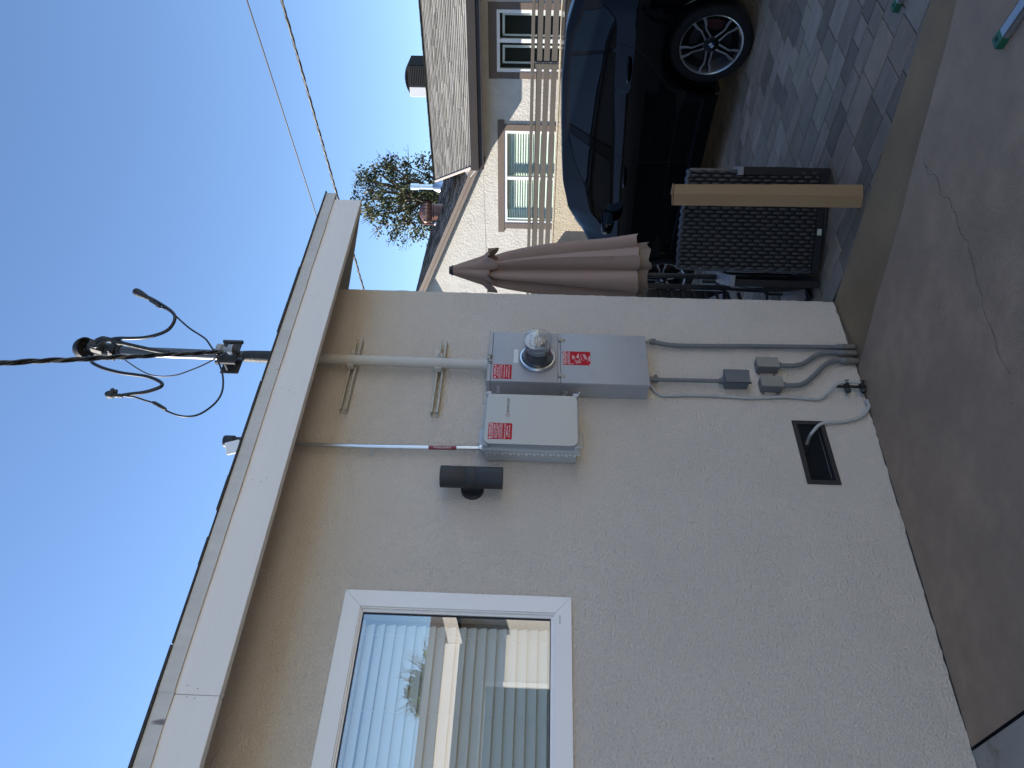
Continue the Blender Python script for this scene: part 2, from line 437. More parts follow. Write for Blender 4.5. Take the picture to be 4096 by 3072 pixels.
# roof
rm = MB()
def rz(y): return 3.186 + slope * (min(y, 16 - y) + 0.47)
for y0, y1 in ((-0.452, 8), (8, 16.47)):
    rm.prism([(-7, y0, rz(y0)), (4.03, y0, rz(y0)), (4.03, y1, rz(y1)), (-7, y1, rz(y1))], (0, 0, -0.02))
roof = link('roof', rm, SHING, house, 0)
sm = MB(); x = -7.0
while x < 4.03:
    l = random.uniform(0.12, 0.34); x1 = min(4.035, x + l)
    a = random.uniform(0.004, 0.012); p = random.uniform(0.004, 0.010)
    sm.box(x, x1 - random.choice([0, 0, 0.006]), -0.466 - p, -0.40, 3.1845, 3.187 + a * .7); x = x1
link('shingle_edge', sm, SHING, roof, 0)
link('sheathing', MB().prism([(-6.9, -0.405, 3.14), (3.94, -0.405, 3.14), (3.94, 8, 3.14 + slope * 8.405), (-6.9, 8, 3.14 + slope * 8.405)], (0, 0, 0.018)), RAW, house, 0)
for a, b in ((-7.0, 0.9672), (0.9688, 3.982)):
    link('fascia_board', MB().box(a, b, -0.45, -0.412, 2.963, 3.150, 0.002), FASCIA, house, 30)
for a, b, o in ((-7.0, 0.978, 0.0), (0.9705, 4.03, 0.0025)):
    n = max(2, int((b - a) / 0.12)); dm = MB(); top = []; bot = []
    for i in range(n + 1):
        q = a + (b - a) * i / n; k = random.uniform(-0.0015, 0.0015)
        bot.append((q, -0.4585 - o + k, 3.127 + k)); top.append((q, -0.462 - o, 3.184))
    dm.grid([top, bot, [(p[0], -0.4515, p[2]) for p in bot]]); dm.poly([bot[-1], top[-1], (b, -0.41, 3.184), (b, -0.41, 3.13)])
    link('drip_edge', dm, DRIP, house, 30)
rk = MB(); rk.prism([(3.945, -0.41, 2.966), (3.945, 8, 2.966 + slope * 8.41), (3.945, 8, 3.16 + slope * 8.41), (3.945, -0.41, 3.16)], (0.036, 0, 0))
link('rake_board', rk, RAW, house, 0)
# tiny nail heads and dents on the fascia
nm = MB()
for (xx, z) in ((3.93, 3.10), (3.935, 3.05), (3.94, 3.01), (3.1, 3.09), (3.09, 3.07), (3.10, 3.045), (2.43, 3.085), (2.42, 3.05), (2.41, 3.02), (1.9, 3.09), (1.89, 3.05), (1.91, 3.03), (1.0, 3.09), (0.96, 3.08), (0.99, 3.05), (0.955, 3.05)):
    nm.box(xx - .0012, xx + .0012, -0.4503, -0.449, z - .003, z + .003)
link_each('nail_mark', nm, mat('nail_rust', (0.22, 0.19, 0.16), 0.8), house, 0)

# window of the near house
def mitre(mb, o, i, y0, y1, gap=0.0008):
    """picture frame of four mitred boards: o and i are (x0,x1,z0,z1) outer and inner."""
    O = [(o[0], o[2]), (o[1], o[2]), (o[1], o[3]), (o[0], o[3])]; I = [(i[0], i[2]), (i[1], i[2]), (i[1], i[3]), (i[0], i[3])]
    for k in range(4):
        a, b, c_, d = O[k], O[(k + 1) % 4], I[(k + 1) % 4], I[k]
        cx = (a[0] + b[0] + c_[0] + d[0]) / 4; cz = (a[1] + b[1] + c_[1] + d[1]) / 4
        L_ = math.hypot(b[0] - a[0], b[1] - a[1]); ux, uz = (b[0] - a[0]) / L_, (b[1] - a[1]) / L_
        q = [(a[0] + ux * gap, a[1] + uz * gap), (b[0] - ux * gap, b[1] - uz * gap), (c_[0] - ux * gap, c_[1] - uz * gap), (d[0] + ux * gap, d[1] + uz * gap)]
        mb.prism([(p[0], y0, p[1]) for p in q], (0, y1 - y0, 0))
cs = MB(); mitre(cs, (-0.43, 1.610, 1.673, 2.694), (-0.355, 1.534, 1.745, 2.617), -0.020, 0.004)
mitre(cs, (-0.355, 1.534, 1.745, 2.617), (-0.349, 1.528, 1.751, 2.611), -0.012, 0.004)
win = link('window', cs, WHITE, house, 30, 'white vinyl window with mitred casing and closed horizontal blinds')
link('weep_slot', MB().box(1.482, 1.522, -0.0212, -0.0195, 1.7215, 1.7265), mat('weep_grey', (0.45, 0.44, 0.43), 0.6), win, 0)
ss = MB(); mitre(ss, (-0.349, 1.528, 1.751, 2.611), (-0.337, 1.516, 1.763, 2.604), 0.000, 0.040)
link('sash', ss, WHITE, win, 30)
gk = MB(); mitre(gk, (-0.337, 1.516, 1.763, 2.604), (-0.333, 1.5125, 1.7665, 2.6005), 0.008, 0.03)
link('gasket', gk, SEAM, win, 0)
link('glass_pane', MB().poly([(-0.337, 0.014, 1.763), (1.516, 0.014, 1.763), (1.516, 0.014, 2.604), (-0.337, 0.014, 2.604)]), GLASSW, win, 0)
# horizontal blind: each slat a curved strip
sl = MB(); z = 2.572; k = 0
while z > 1.74:
    tilt = 0.42 if k > 1 else 0.62
    rows = []
    for t in (-1, -0.4, 0.4, 1):
        hz = 0.0255 * t; bow = 0.004 * (1 - t * t)
        rows.append([(-0.32, 0.075 + hz * math.sin(tilt) - bow, z + hz * math.cos(tilt)), (1.488, 0.075 + hz * math.sin(tilt) - bow, z + hz * math.cos(tilt))])
    sl.grid(rows); z -= 0.0455; k += 1
blind = link('blind', sl, BLIND, win, 50)
st = MB()
for xx in (1.43, 1.10, 0.77, 0.44): st.cyl((xx, 0.046, 1.75), (xx, 0.046, 2.60), 0.0012, n=6)
link_each('ladder_cord', st, BLIND, win, 0)
link('head_rail', MB().box(-0.325, 1.50, 0.055, 0.105, 2.597, 2.64), BLIND, win, 0)
room = MB()
room.poly([(-0.7, 0.9, 1.4), (1.9, 0.9, 1.4), (1.9, 0.9, 2.8), (-0.7, 0.9, 2.8)])
for q in ([(-0.7, 1.4), (1.9, 1.4)], [(1.9, 1.4), (1.9, 2.8)], [(1.9, 2.8), (-0.7, 2.8)], [(-0.7, 2.8), (-0.7, 1.4)]):
    room.poly([(q[0][0], 0.141, q[0][1]), (q[1][0], 0.141, q[1][1]), (q[1][0], 0.9, q[1][1]), (q[0][0], 0.9, q[0][1])])
link('room', room, mat('room_paint', (0.35, 0.33, 0.30), 0.9), house, 0)
# crawl space vent
fm = MB(); mitre(fm, (2.284, 2.694, 0.300, 0.471), (2.308, 2.670, 0.325, 0.448), -0.006, 0.006, 0.0004)
vent = link('crawl_vent', fm, BLACKM, house, 20)
sc = MB(); 
xx = 2.312
while xx < 2.67: sc.tube([(xx, 0.004, 0.325), (xx, 0.004, 0.448)], 0.0006, 4, False); xx += 0.0065
zz_ = 0.328
while zz_ < 0.448: sc.tube([(2.308, 0.0045, zz_), (2.670, 0.0045, zz_)], 0.0006, 4, False); zz_ += 0.0065
link('vent_screen', sc, BLACKM, vent, 0)
link_each('screen_edge', MB().box(2.33, 2.655, 0.010, 0.012, 0.333, 0.3355).box(2.40, 2.655, 0.010, 0.012, 0.4405, 0.4425), mat('cut_wire', (0.35, 0.33, 0.28), 0.5, 0.5), vent, 0)
vb = MB(); vb.poly([(2.2, 0.5, 0.2), (2.8, 0.5, 0.2), (2.8, 0.5, 0.6), (2.2, 0.5, 0.6)])
vb.poly([(2.3, 0.02, 0.305), (2.678, 0.02, 0.305), (2.678, 0.5, 0.34), (2.3, 0.5, 0.34)])
for q in ([(2.29, 0.31), (2.69, 0.31)], [(2.69, 0.31), (2.69, 0.46)], [(2.69, 0.46), (2.29, 0.46)], [(2.29, 0.46), (2.29, 0.31)]):
    vb.poly([(q[0][0], 0.0125, q[0][1]), (q[1][0], 0.0125, q[1][1]), (q[1][0], 0.5, q[1][1]), (q[0][0], 0.5, q[0][1])])
link('vent_cavity', vb, DARK, vent, 0)

# ================================================================== SERVICE PANEL AND METER
YF = -0.127
panel = thing('electrical_panel', 'tall grey meter and breaker panel with red stickers mounted on the stucco wall', 'electrical panel', (3.0, 0, 1.237))
pm = MB(); pm.box(2.815, 3.184, -0.106, 0.0, 1.240, 2.122, 0.002)
link('cabinet', pm, PANELG, panel, 30)
tc_ = MB(); tc_.box(2.809, 3.190, YF, -0.001, 2.107, 2.1275, 0.002); link('top_cap', tc_, PANELG, panel, 30)
mc = MB(); mc.box(2.810, 3.189, YF, -0.100, 1.7385, 2.1055, 0.003, 2)
mc.box(2.811, 3.188, YF + .0008, -0.100, 1.7255, 1.7372, 0.001)
link('meter_cover', mc, PANELG, panel, 30)
dm = MB(); dm.box(2.810, 3.189, YF, -0.100, 1.2375, 1.7235, 0.003, 2); link('door', dm, PANELG, panel, 30)
cl_ = MB()
for xx in (3.134, 2.860):
    cl_.box(xx - .013, xx + .013, YF - .002, YF + .001, 1.694, 1.719, 0.0008)
    cl_.box(xx - .014, xx + .014, YF - .010, YF + .001, 1.7195, 1.7365, 0.003, 2)
    cl_.cyl((xx, YF - .006, 1.706), (xx, YF - .001, 1.706), 0.0045, n=8)
link_each('hold_down_clip', cl_, DULLSTEEL, panel, 30, [(3.134, YF, 1.71), (2.860, YF, 1.71)])
# four-bolt hub plate on the top edge
hb = MB()
hp = [(2.947, 2.1125), (2.971, 2.121), (2.995, 2.113)]
for (a, b), (c_, d) in zip(hp[:-1], hp[1:]): hb.tube([(a, YF - .001, b), (c_, YF - .001, d)], 0.010, 10)
for a, b in hp: hb.cyl((a, YF - .004, b), (a, YF - .016, b), 0.0058, n=8)
for a, b in hp: hb.lathe((a, YF + .002, b), (0, -1, 0), [(0.012, 0), (0.012, .007), (0.010, .010), (0, .010)], 14)
link('hub_plate', hb, DULLSTEEL, panel, 40)
# meter socket ring and meter
mr = MB(); MC = (2.975, 1.852)
mr.lathe((MC[0], YF, MC[1]), (0, -1, 0), [(0.100, -.004), (0.101, 0.004), (0.101, 0.020), (0.097, 0.025), (0.090, 0.026), (0.084, 0.022), (0.084, 0.0)], 48)
mr.box(MC[0] + .086, MC[0] + .104, YF - .025, YF - .002, MC[1] - .050, MC[1] - .035, .002)
ring = link('meter_ring', mr, STEEL, panel, 35)
meter = thing('electric_meter', 'round glass electric meter with dials plugged into the grey panel', 'electric meter', (MC[0], YF - 0.01, MC[1]))
gm = MB(); gm.lathe((MC[0], YF, MC[1]), (0, -1, 0), [(0.088, 0.018), (0.088, 0.024), (0.082, 0.028), (0.0815, 0.10), (0.080, 0.160), (0.077, 0.172), (0.068, 0.180), (0.05, 0.1835), (0.0, 0.185)], 40)
link('glass_cover', gm, GLASSD, meter, 50)
bm_ = MB(); bm_.lathe((MC[0], YF, MC[1]), (0, -1, 0), [(0, 0.014), (0.080, 0.014), (0.080, 0.028), (0.072, 0.034), (0.070, 0.085), (0.060, 0.088), (0.0, 0.088)], 32)
bm_.box(MC[0] - .052, MC[0] + .048, YF - .115, YF - .030, MC[1] - .054, MC[1] + .036, .004)
link('meter_base', bm_, mat('meter_black', (0.035, 0.036, 0.04), 0.5), meter, 40)
bk = MB(); bk.box(MC[0] - .058, MC[0] + .058, YF - .142, YF - .116, MC[1] - .045, MC[1] + .050, .005)
bk.lathe((MC[0], YF, MC[1]), (0, -1, 0), [(0.0, .090), (0.066, .090), (0.068, .094), (0.068, .118), (0.064, .122), (0, .122)], 32)
link('register_frame', bk, mat('register_grey', (0.24, 0.25, 0.27), 0.45), meter, 40)
fp = MB()
n = 28; pp = []
for i in range(n + 1):
    a = math.pi * (0.04 + 0.92 * i / n); pp.append((MC[0] + 0.066 * math.cos(a), YF - .150, MC[1] + 0.006 + 0.066 * math.sin(a)))
fp.prism(pp, (0, 0.003, 0)); face = link('dial_face', fp, mat('dial_white', (0.66, 0.66, 0.65), 0.4), meter, 0)
dl = MB()
for i in range(5):
    q = (-0.040 + 0.020 * i); zc = MC[1] + 0.042 - 0.35 * q * q * 10
    b0 = (MC[0] + q, YF - .1515, zc)
    for j in range(10):
        an = 2 * math.pi * j / 10; dl.obox((b0[0] + .0085 * math.cos(an), b0[1], b0[2] + .0085 * math.sin(an)), ((1, 0, 0), (0, 1, 0), (0, 0, 1)), (.0008, .0003, .0008))
    an = 0.7 + 1.9 * i; e = V((math.cos(an), 0, math.sin(an)))
    dl.obox(V(b0) + e * .003, (e, (0, 1, 0), e.cross(V((0, 1, 0)))), (.005, .0005, .0011))
    dl.lathe(b0, (0, -1, 0), [(0.0, .0008), (.0022, .0006), (.0022, 0)], 10)
dl.box(MC[0] - .056, MC[0] - .050, YF - .1516, YF - .150, MC[1] + .018, MC[1] + .022); dl.box(MC[0] + .050, MC[0] + .056, YF - .1516, YF - .150, MC[1] + .018, MC[1] + .022)
link('dial', dl, INKD, meter, 0)
np_ = MB(); np_.box(MC[0] - .040, MC[0] + .026, YF - .156, YF - .151, MC[1] + 0.006, MC[1] + 0.026, .001)
plate = link('name_plate', np_, mat('plate_cream', (0.55, 0.53, 0.46), 0.5), meter, 0)
tx = MB(); put_text(tx, '15111-2', MC[0] - .007, MC[1] + .012, .055, .010, YF - .1565); link('lettering', tx, INKD, plate, 0)
md = MB()
for a, b in ((-.034, -.012), (.012, .034)): md.box(MC[0] + a, MC[0] + b, YF - .150, YF - .143, MC[1] - .036, MC[1] - .010, .003)
md.box(MC[0] - .030, MC[0] + .03, YF - .146, YF - .143, MC[1] - .030, MC[1] - .018)
link_each('magnet', md, mat('magnet_dark', (0.05, 0.052, 0.055), 0.35), meter, 30)
sc_ = MB()
for a, b in ((-.018, -.020), (0.004, -.021), (0.014, -.010), (-.004, -.006)): sc_.lathe((MC[0] + a, YF - .1505, MC[1] + b), (0, -1, 0), [(0.0042, 0), (.0042, .002), (.002, .003), (0, .003)], 10)
sc_.cyl((MC[0] + 0.002, YF - .147, MC[1] - .008), (MC[0] + 0.014, YF - .149, MC[1] - .002), .004, n=8)
link_each('disc_screw', sc_, STEEL, meter, 30)

def label_part(name, parent, x0, x1, z0, z1, y, material, label=None, r=0.004):
    b = MB(); pts = []
    for cx, cz, a0 in ((x1 - r, z1 - r, 0), (x0 + r, z1 - r, 90), (x0 + r, z0 + r, 180), (x1 - r, z0 + r, 270)):
        for k in range(4): a = rad(a0 + 30 * k); pts.append((cx + r * math.cos(a), y, cz + r * math.sin(a)))
    b.prism(pts, (0, 0.0006, 0)); return link(name, b, material, parent, 0, label)
def tri(mb, cx, cz, s, y):
    mb.poly([(cx - s, y, cz - s * .8), (cx + s, y, cz - s * .8), (cx, y, cz + s)])
Y1 = YF - 0.0008
def rows_text(mb, lines, x0, x1, y):
    for s_, cz, h, fr in lines:
        wd = (x1 - x0) * fr; put_text(mb, s_, (x0 + x1) / 2, cz, wd, h, y)
# dual supply warning, two stickers butted together
for z0, z1, lines, warn in ((2.0435, 2.0935, [('WARNING', 2.0845, 0.0095, .56), ('DUAL POWER SUPPLY', 2.0695, 0.0062, .66), ('SOURCES: UTILITY GRID AND', 2.0585, 0.0058, .93), ('PV SOLAR ELECTRIC SYSTEM', 2.049, 0.0058, .93)], True),
                            (1.992, 2.0425, [('THIS ELECTRIC SYSTEM', 2.032, 0.0068, .86), ('IS ALSO SERVED BY A', 2.019, 0.0068, .76), ('PHOTOVOLTAIC SYSTEM', 2.006, 0.0068, .86)], False)):
    lp = label_part('warning_label', panel, 2.826, 2.9315, z0, z1, Y1, RED, None)
    tx = MB(); rows_text(tx, lines, 2.826, 2.9315, Y1 - .0006)
    if warn:
        for q in (2.836, 2.921): tri(tx, q, 2.0842, .0062, Y1 - .0006)
        for q in (2.0765, 2.0642): tx.box(2.829, 2.929, Y1 - .0007, Y1 - .0003, q, q + .0007)
    link('lettering', tx, INK, lp, 0)
lp = label_part('caution_label', panel, 2.943, 3.047, 1.5565, 1.7105, Y1, RED, None, 0.0008)
tx = MB(); y = Y1 - .0006
put_text(tx, 'CAUTION', 2.995, 1.7005, .097, .0165, y)
for s_, cz, wd in (('POWER TO THIS BUILDING IS', 1.6872, .078), ('ALSO SUPPLIED FROM ROOF MOUNTED', 1.6795, .098), ('SOLAR ARRAYS WITH DISCONNECTS', 1.6725, .098)):
    put_text(tx, s_, 2.995, cz, wd, .0052, y)
def line(mb, a, b, wd=0.0009):
    a = V((a[0], y, a[1])); b = V((b[0], y, b[1])); d = (b - a).normalized(); nrm = V((-d.z, 0, d.x)) * wd / 2
    mb.poly([a + nrm, b + nrm, b - nrm, a - nrm])
def quadline(mb, P):
    for i in range(len(P)): line(mb, P[i], P[(i + 1) % len(P)])
def cpt(a, b): return (3.046 - (b - 378) / 800 * .1035, 1.7105 - (a - 305) / 1640 * .154)
quadline(tx, [cpt(1005, 950), cpt(1290, 890), cpt(1390, 1035), cpt(1115, 1110)])
for k in range(5): line(tx, cpt(1080 + 55 * k, 960 - 9 * k), cpt(1130 + 55 * k, 1060 - 9 * k), .0016)
quadline(tx, [cpt(1340, 580), cpt(1590, 505), cpt(1780, 800), cpt(1485, 905)])
line(tx, cpt(1460, 545), cpt(1650, 850)); line(tx, cpt(1600, 560), cpt(1700, 800), .003); line(tx, cpt(1530, 560), cpt(1640, 780), .0022)
quadline(tx, [cpt(1260, 745), cpt(1400, 695), cpt(1460, 840), cpt(1340, 880)])
for P in ([(870, 820), (1060, 910)], [(1000, 820), (1140, 930)], [(1130, 740), (1340, 880)], [(1240, 730), (1270, 745)], [(1700, 800), (1760, 900)], [(1760, 900), (1765, 1000)]): line(tx, cpt(*P[0]), cpt(*P[1]))
for (a, b, l) in ((880, 620, 190), (930, 610, 200), (1010, 660, 140), (1140, 640, 100), (1180, 560, 180), (1230, 490, 250), (1850, 660, 250), (1900, 630, 320)): line(tx, cpt(a, b), cpt(a, b + l), .0024)
line(tx, cpt(780, 1110), cpt(860, 1110), .004); line(tx, cpt(890, 1112), cpt(935, 1112), .004); line(tx, cpt(1880, 1135), cpt(1940, 1135), .008)
link('lettering', tx, INK, lp, 0)
label_part('sticker', panel, 2.9475, 3.0505, 1.9595, 1.9845, Y1, PAPER, None, .002)
sl_ = MB(); sl_.poly([(2.8142, -0.084, 2.056), (2.8142, -0.020, 2.056), (2.8142, -0.020, 2.071), (2.8142, -0.084, 2.071)]); link('sticker', sl_, PAPER, panel, 0)
ko = MB()
for r in (0.018, 0.027): ko.lathe((2.8145, -0.048, 1.301), (-1, 0, 0), [(r, 0), (r + .0008, .0010), (r + .0024, .0010), (r + .0032, 0)], 28)
link('knockout', ko, PANELG, panel, 0)
link('nipple', MB().cyl((2.817, -0.048, 1.699), (2.70, -0.048, 1.699), 0.0135).lathe((2.8145, -0.048, 1.699), (-1, 0, 0), [(0.02, 0), (.02, .008), (.014, .012)], 12), STEEL, panel, 40)
wi = MB(); wi.tube(smooth_path([(3.189, -0.09, 1.32), (3.196, -0.088, 1.29), (3.199, -0.086, 1.25), (3.20, -0.07, 1.225), (3.205, -0.05, 1.222)]), 0.0013, 5)
wi.tube(smooth_path([(3.18, -0.06, 1.238), (3.20, -0.07, 1.215), (3.222, -0.06, 1.205), (3.232, -0.04, 1.215)]), 0.0013, 5); link('seal_wire', wi, CABLE, panel, 0)

# ================================================================== COMBINER BOX
comb = thing('combiner_box', 'silver solar combiner box with rounded metal lid beside the grey panel', 'electrical box', (2.52, 0, 1.64))
cb = MB(); cb.box(2.362, 2.700, -0.100, -0.004, 1.640, 2.110, 0.006, 2); link('body', cb, COMBP, comb, 40)
cf = MB(); cf.box(2.345, 2.712, -0.126, -0.1015, 1.626, 2.124, 0.004, 2)
cf.box(2.366, 2.692, -0.142, -0.1255, 1.650, 2.102, 0.003)
cf.box(2.372, 2.686, -0.160, -0.1415, 1.652, 2.100, 0.003)
for a, b in ((2.350, 2.090), (2.350, 1.632), (2.680, 2.090), (2.680, 1.632)): cf.box(a, a + .028, -0.160, -0.1255, b, b + .028, .004)
link('lid_frame', cf, COMBP, comb, 40)
def rrect(x0, x1, z0, z1, r, y, n=8):
    return [(cx + r * math.cos(rad(a0 + 90 * k / n)), y, cz + r * math.sin(rad(a0 + 90 * k / n))) for cx, cz, a0 in ((x1 - r, z1 - r, 0), (x0 + r, z1 - r, 90), (x0 + r, z0 + r, 180), (x1 - r, z0 + r, 270)) for k in range(n + 1)]
ld = MB(); a = rrect(2.350, 2.680, 1.637, 2.114, .030, -0.1600); b = rrect(2.350, 2.680, 1.637, 2.114, .030, -0.1680); c_ = rrect(2.352, 2.678, 1.639, 2.112, .029, -0.1700)
ld.grid([[*a], [*b], [*c_]]); 
N_ = len(a)
ld.add(a + b + c_, [(N_ - 1, 0, N_, 2 * N_ - 1), (2 * N_ - 1, N_, 2 * N_, 3 * N_ - 1), tuple(range(2 * N_, 3 * N_)), tuple(range(N_))[::-1]])
lid = link('lid', ld, ALU, comb, 30)
hg = MB()
for i in range(12):
    z = 2.099 - i * (2.099 - 1.652) / 11
    hg.box(2.3500, 2.3625, -0.110, -0.074, z - .007, z + .007, .002); hg.box(2.3515, 2.3625, -0.112, -0.081, z - .027, z - .0105, .002)
link_each('hinge', hg, mat('hinge_plastic', (0.74, 0.75, 0.76), 0.4), comb, 30, [(2.356, -.09, 2.089 - i * (2.099 - 1.652) / 11) for i in range(12)])
scw = MB()
for a, b, dx, dz in ((2.355, 2.119, -.010, .008), (2.350, 1.632, -.010, -.008), (2.690, 2.120, .010, .010), (2.690, 1.633, .012, -.006)):
    scw.cyl((a, -0.160, b), (a + dx, -0.172, b + dz), .0030, n=8); scw.lathe((a + dx, -0.172, b + dz), (dx, -.012, dz), [(0, .004), (.006, .003), (.006, 0), (.003, 0)], 10)
link_each('lid_screw', scw, mat('screw_white', (0.75, 0.76, 0.76), 0.3, 0.4), comb, 30, [(a, -.16, b) for a in (2.35, 2.69) for b in (2.12, 1.632)])
bt = MB(); bt.box(2.468, 2.566, -0.014, -0.004, 2.105, 2.152, .004, 2); bt.box(2.462, 2.560, -0.014, -0.004, 1.598, 1.645, .004, 2); link_each('mounting_bracket', bt, COMBP, comb, 30)
Y2 = -0.1706
for z0, z1, lines, warn in ((2.0205, 2.0935, [('WARNING', 2.0852, .0095, .60), ('ELECTRIC SHOCK HAZARD', 2.0735, .0068, .92), ('DO NOT TOUCH TERMINALS', 2.0625, .0045, .80), ('TERMINALS ON BOTH THE LINE AND', 2.0555, .0045, .92), ('LOAD SIDES MAY BE ENERGIZED', 2.0482, .0045, .92), ('IN THE OPEN POSITION', 2.0412, .0045, .68), ('FOR SERVICE CONTACT A LICENSED', 2.0325, .0045, .95), ('ELECTRICIAN BEFORE OPENING', 2.0258, .0045, .90)], True),
                            (1.972, 2.0195, [('PHOTOVOLTAIC SYSTEM', 2.0085, .0066, .93), ('COMBINER PANEL', 1.9970, .0066, .70), ('DO NOT ADD LOADS', 1.9855, .0066, .78)], False)):
    lp = label_part('warning_label', comb, 2.3785, 2.4825, z0, z1, Y2, RED, None)
    tx = MB(); rows_text(tx, lines, 2.3785, 2.4825, Y2 - .0006)
    if warn:
        for q in (2.388, 2.473): tri(tx, q, 2.0850, .0060, Y2 - .0006)
        for q in (2.0786, 2.0672, 2.0367): tx.box(2.381, 2.480, Y2 - .0007, Y2 - .0003, q, q + .0006)
    link('lettering', tx, INK, lp, 0)
lg = MB()
for a0, a1 in ((100, 260), (-80, 80)):
    R0, R1 = 0.0092, 0.0112
    lg.add([(2.537 + r * math.cos(rad(a0 + (a1 - a0) * k / 14)), Y2, 1.999 + r * math.sin(rad(a0 + (a1 - a0) * k / 14))) for k in range(15) for r in (R0, R1)], [(2 * k, 2 * k + 1, 2 * k + 3, 2 * k + 2) for k in range(14)])
lg.poly([(2.5295, Y2, 1.998), (2.5445, Y2, 1.998), (2.5445, Y2, 2.0), (2.5295, Y2, 2.0)]) ; lg.poly([(2.536, Y2, 1.988), (2.538, Y2, 1.988), (2.538, Y2, 1.9935), (2.536, Y2, 1.9935)])
link('emblem', lg, INKR, comb, 0)
tx = MB(); put_text(tx, 'ENPHASE', 2.6025, 1.9985, .096, .0135, Y2); link('lettering', tx, INKD, comb, 0)

# ================================================================== WALL LIGHT
wl = thing('wall_light', 'black cylinder up and down wall light between the window and the silver box', 'wall light', (2.186, 0, 2.16))
cy = MB(); CYC = (2.1865, -0.105)
cy.lathe((CYC[0], CYC[1], 2.008), (0, 0, 1), [(0.049, .012), (0.051, 0.0), (0.0545, 0.0), (0.0545, 0.129), (0.0538, 0.1305), (0.0545, 0.132), (0.0545, 0.178), (0.0538, .1795), (0.0545, 0.181), (0.0545, 0.307), (0.051, 0.307), (0.049, 0.29), (0.0, 0.29)], 40)
link('cylinder', cy, LAMPBLK, wl, 40)
link('lens', MB().lathe((CYC[0], CYC[1], 2.016), (0, 0, -1), [(0.0, 0.0), (0.050, 0.0)], 28), mat('lamp_lens', (0.4, 0.4, 0.4), 0.2), wl, 0)
bs = MB(); bs.lathe((2.180, -0.0005, 2.161), (0, -1, 0), [(0, .022), (.054, .022), (.0575, .019), (.0575, 0)], 36); link('back_plate', bs, LAMPBLK, wl, 40)
link('arm', MB().box(2.155, 2.215, -0.075, -0.02, 2.116, 2.206, .004), LAMPBLK, wl, 30)

# ================================================================== SERVICE MAST, STRUTS, CABLES
mast = thing('service_mast', 'beige conduit mast rising through the eave to a dark weatherhead', 'service mast', (2.985, -0.071, 2.12))
MX, MY = 2.988, -0.071
pm = MB(); pm.tube([(MX - .010, MY, 2.127), (MX - .010, MY, 2.17), (MX, MY, 3.10), (MX, MY, 3.27)], 0.0300, 28); link('lower_pipe', pm, PIPEPAINT, mast, 40)
link('pipe_coupling', MB().lathe((MX - .010, MY, 2.127), (0, 0, 1), [(0.03, 0), (.0345, .0), (.0345, .030), (.0325, .033), (0.030, .033)], 28), PIPEPAINT, mast, 40)
link('upper_pipe', MB().cyl((MX, MY, 3.271), (3.003, MY, 4.30), 0.030, n=28), mat('weathered_pipe', (0.075, 0.078, 0.082), 0.33, 0.0, var=(0.15, 8), spec=0.8), mast, 40)
link('roof_wrap', MB().tube([(MX + .003, MY, 3.30), (MX + .003, MY, 3.40), (MX + .004, MY, 3.48), (MX + .004, MY, 3.525)], [0.036, 0.035, 0.0335, 0.031], 20), TAPE, mast, 40)
for z in (2.908, 2.408):
    c_ = MB(); zx = MX + (z - 3.1) * .0108
    c_.lathe((zx, MY, z - .020), (0, 0, 1), [(0.0302, 0), (.0335, 0), (.0335, .040), (.0302, .040)], 28)
    c_.box(zx + .028, zx + .052, MY - .012, MY - .006, z - .018, z + .018, .001); c_.box(zx + .028, zx + .052, MY - .026, MY - .020, z - .018, z + .018, .001)
    c_.cyl((zx + .041, MY - .040, z), (zx + .041, MY + .004, z), .005, n=8); c_.lathe((zx + .041, MY - .027, z), (0, -1, 0), [(.009, 0), (.009, .006), (0, .007)], 6)
    c_.box(zx - .042, zx - .029, MY - .004, MY + .03, z - .018, z + .018, .001)
    link('pipe_clamp', c_, PIPEPAINT, mast, 35)
# weatherhead: small hood, its open underside towards the patio, and a clamp collar
wh = MB(); HC = V((2.985, -0.105, 4.425)); HA = V((.10, .42, .90)).normalized()
prof = []
for i in range(10):
    a = math.pi / 2 * i / 9; prof.append((0.064 * math.cos(a), 0.070 * math.sin(a)))
wh.lathe(HC, HA, [(0.0, .012), (0.050, .010), (0.056, -.012), (0.064, -.012)] + prof, 32)
HEAD = mat('head_metal', (0.022, 0.022, 0.024), 0.6, var=(0.3, 20))
hood = link('weatherhead', wh, HEAD, mast, 40)
wc = MB(); wc.lathe((3.003, MY, 4.235), (0, 0, 1), [(0.031, 0), (.038, 0), (.038, .035), (.044, .05), (.046, .12), (.036, .15), (0, .15)], 24)
wc.box(2.945, 3.058, MY - .045, MY - .015, 4.255, 4.285, .004); wc.cyl((3.050, MY - .06, 4.27), (3.050, MY + .02, 4.27), .009); wc.cyl((2.953, MY - .06, 4.27), (2.953, MY + .02, 4.27), .009)
wc.obox((2.990, MY - .045, 4.36), ((1, 0, 0), (0, .9, .4), (0, -.4, .9)), (.034, .02, .045), .006)
link('head_collar', wc, HEAD, mast, 40)
for dx, dz in ((-.022, -.012), (.016, .012)):
    q = MB(); q.lathe(HC + V((dx, -.012, dz)), -HA, [(0, .012), (.010, .010), (.012, 0)], 12); link('wire_bushing', q, CABLE, mast, 40)
wa = MB(); wa.tube(smooth_path([(3.000, -.15, 4.345), (3.005, -.165, 4.30), (2.995, -.16, 4.24), (2.985, -.14, 4.14), (2.968, -.125, 4.02), (2.955, -.12, 3.93)]), [.018] * 7 + [.015] * 8 + [.011] * 16, 12); link('tape_splice', wa, TAPE, mast, 40)
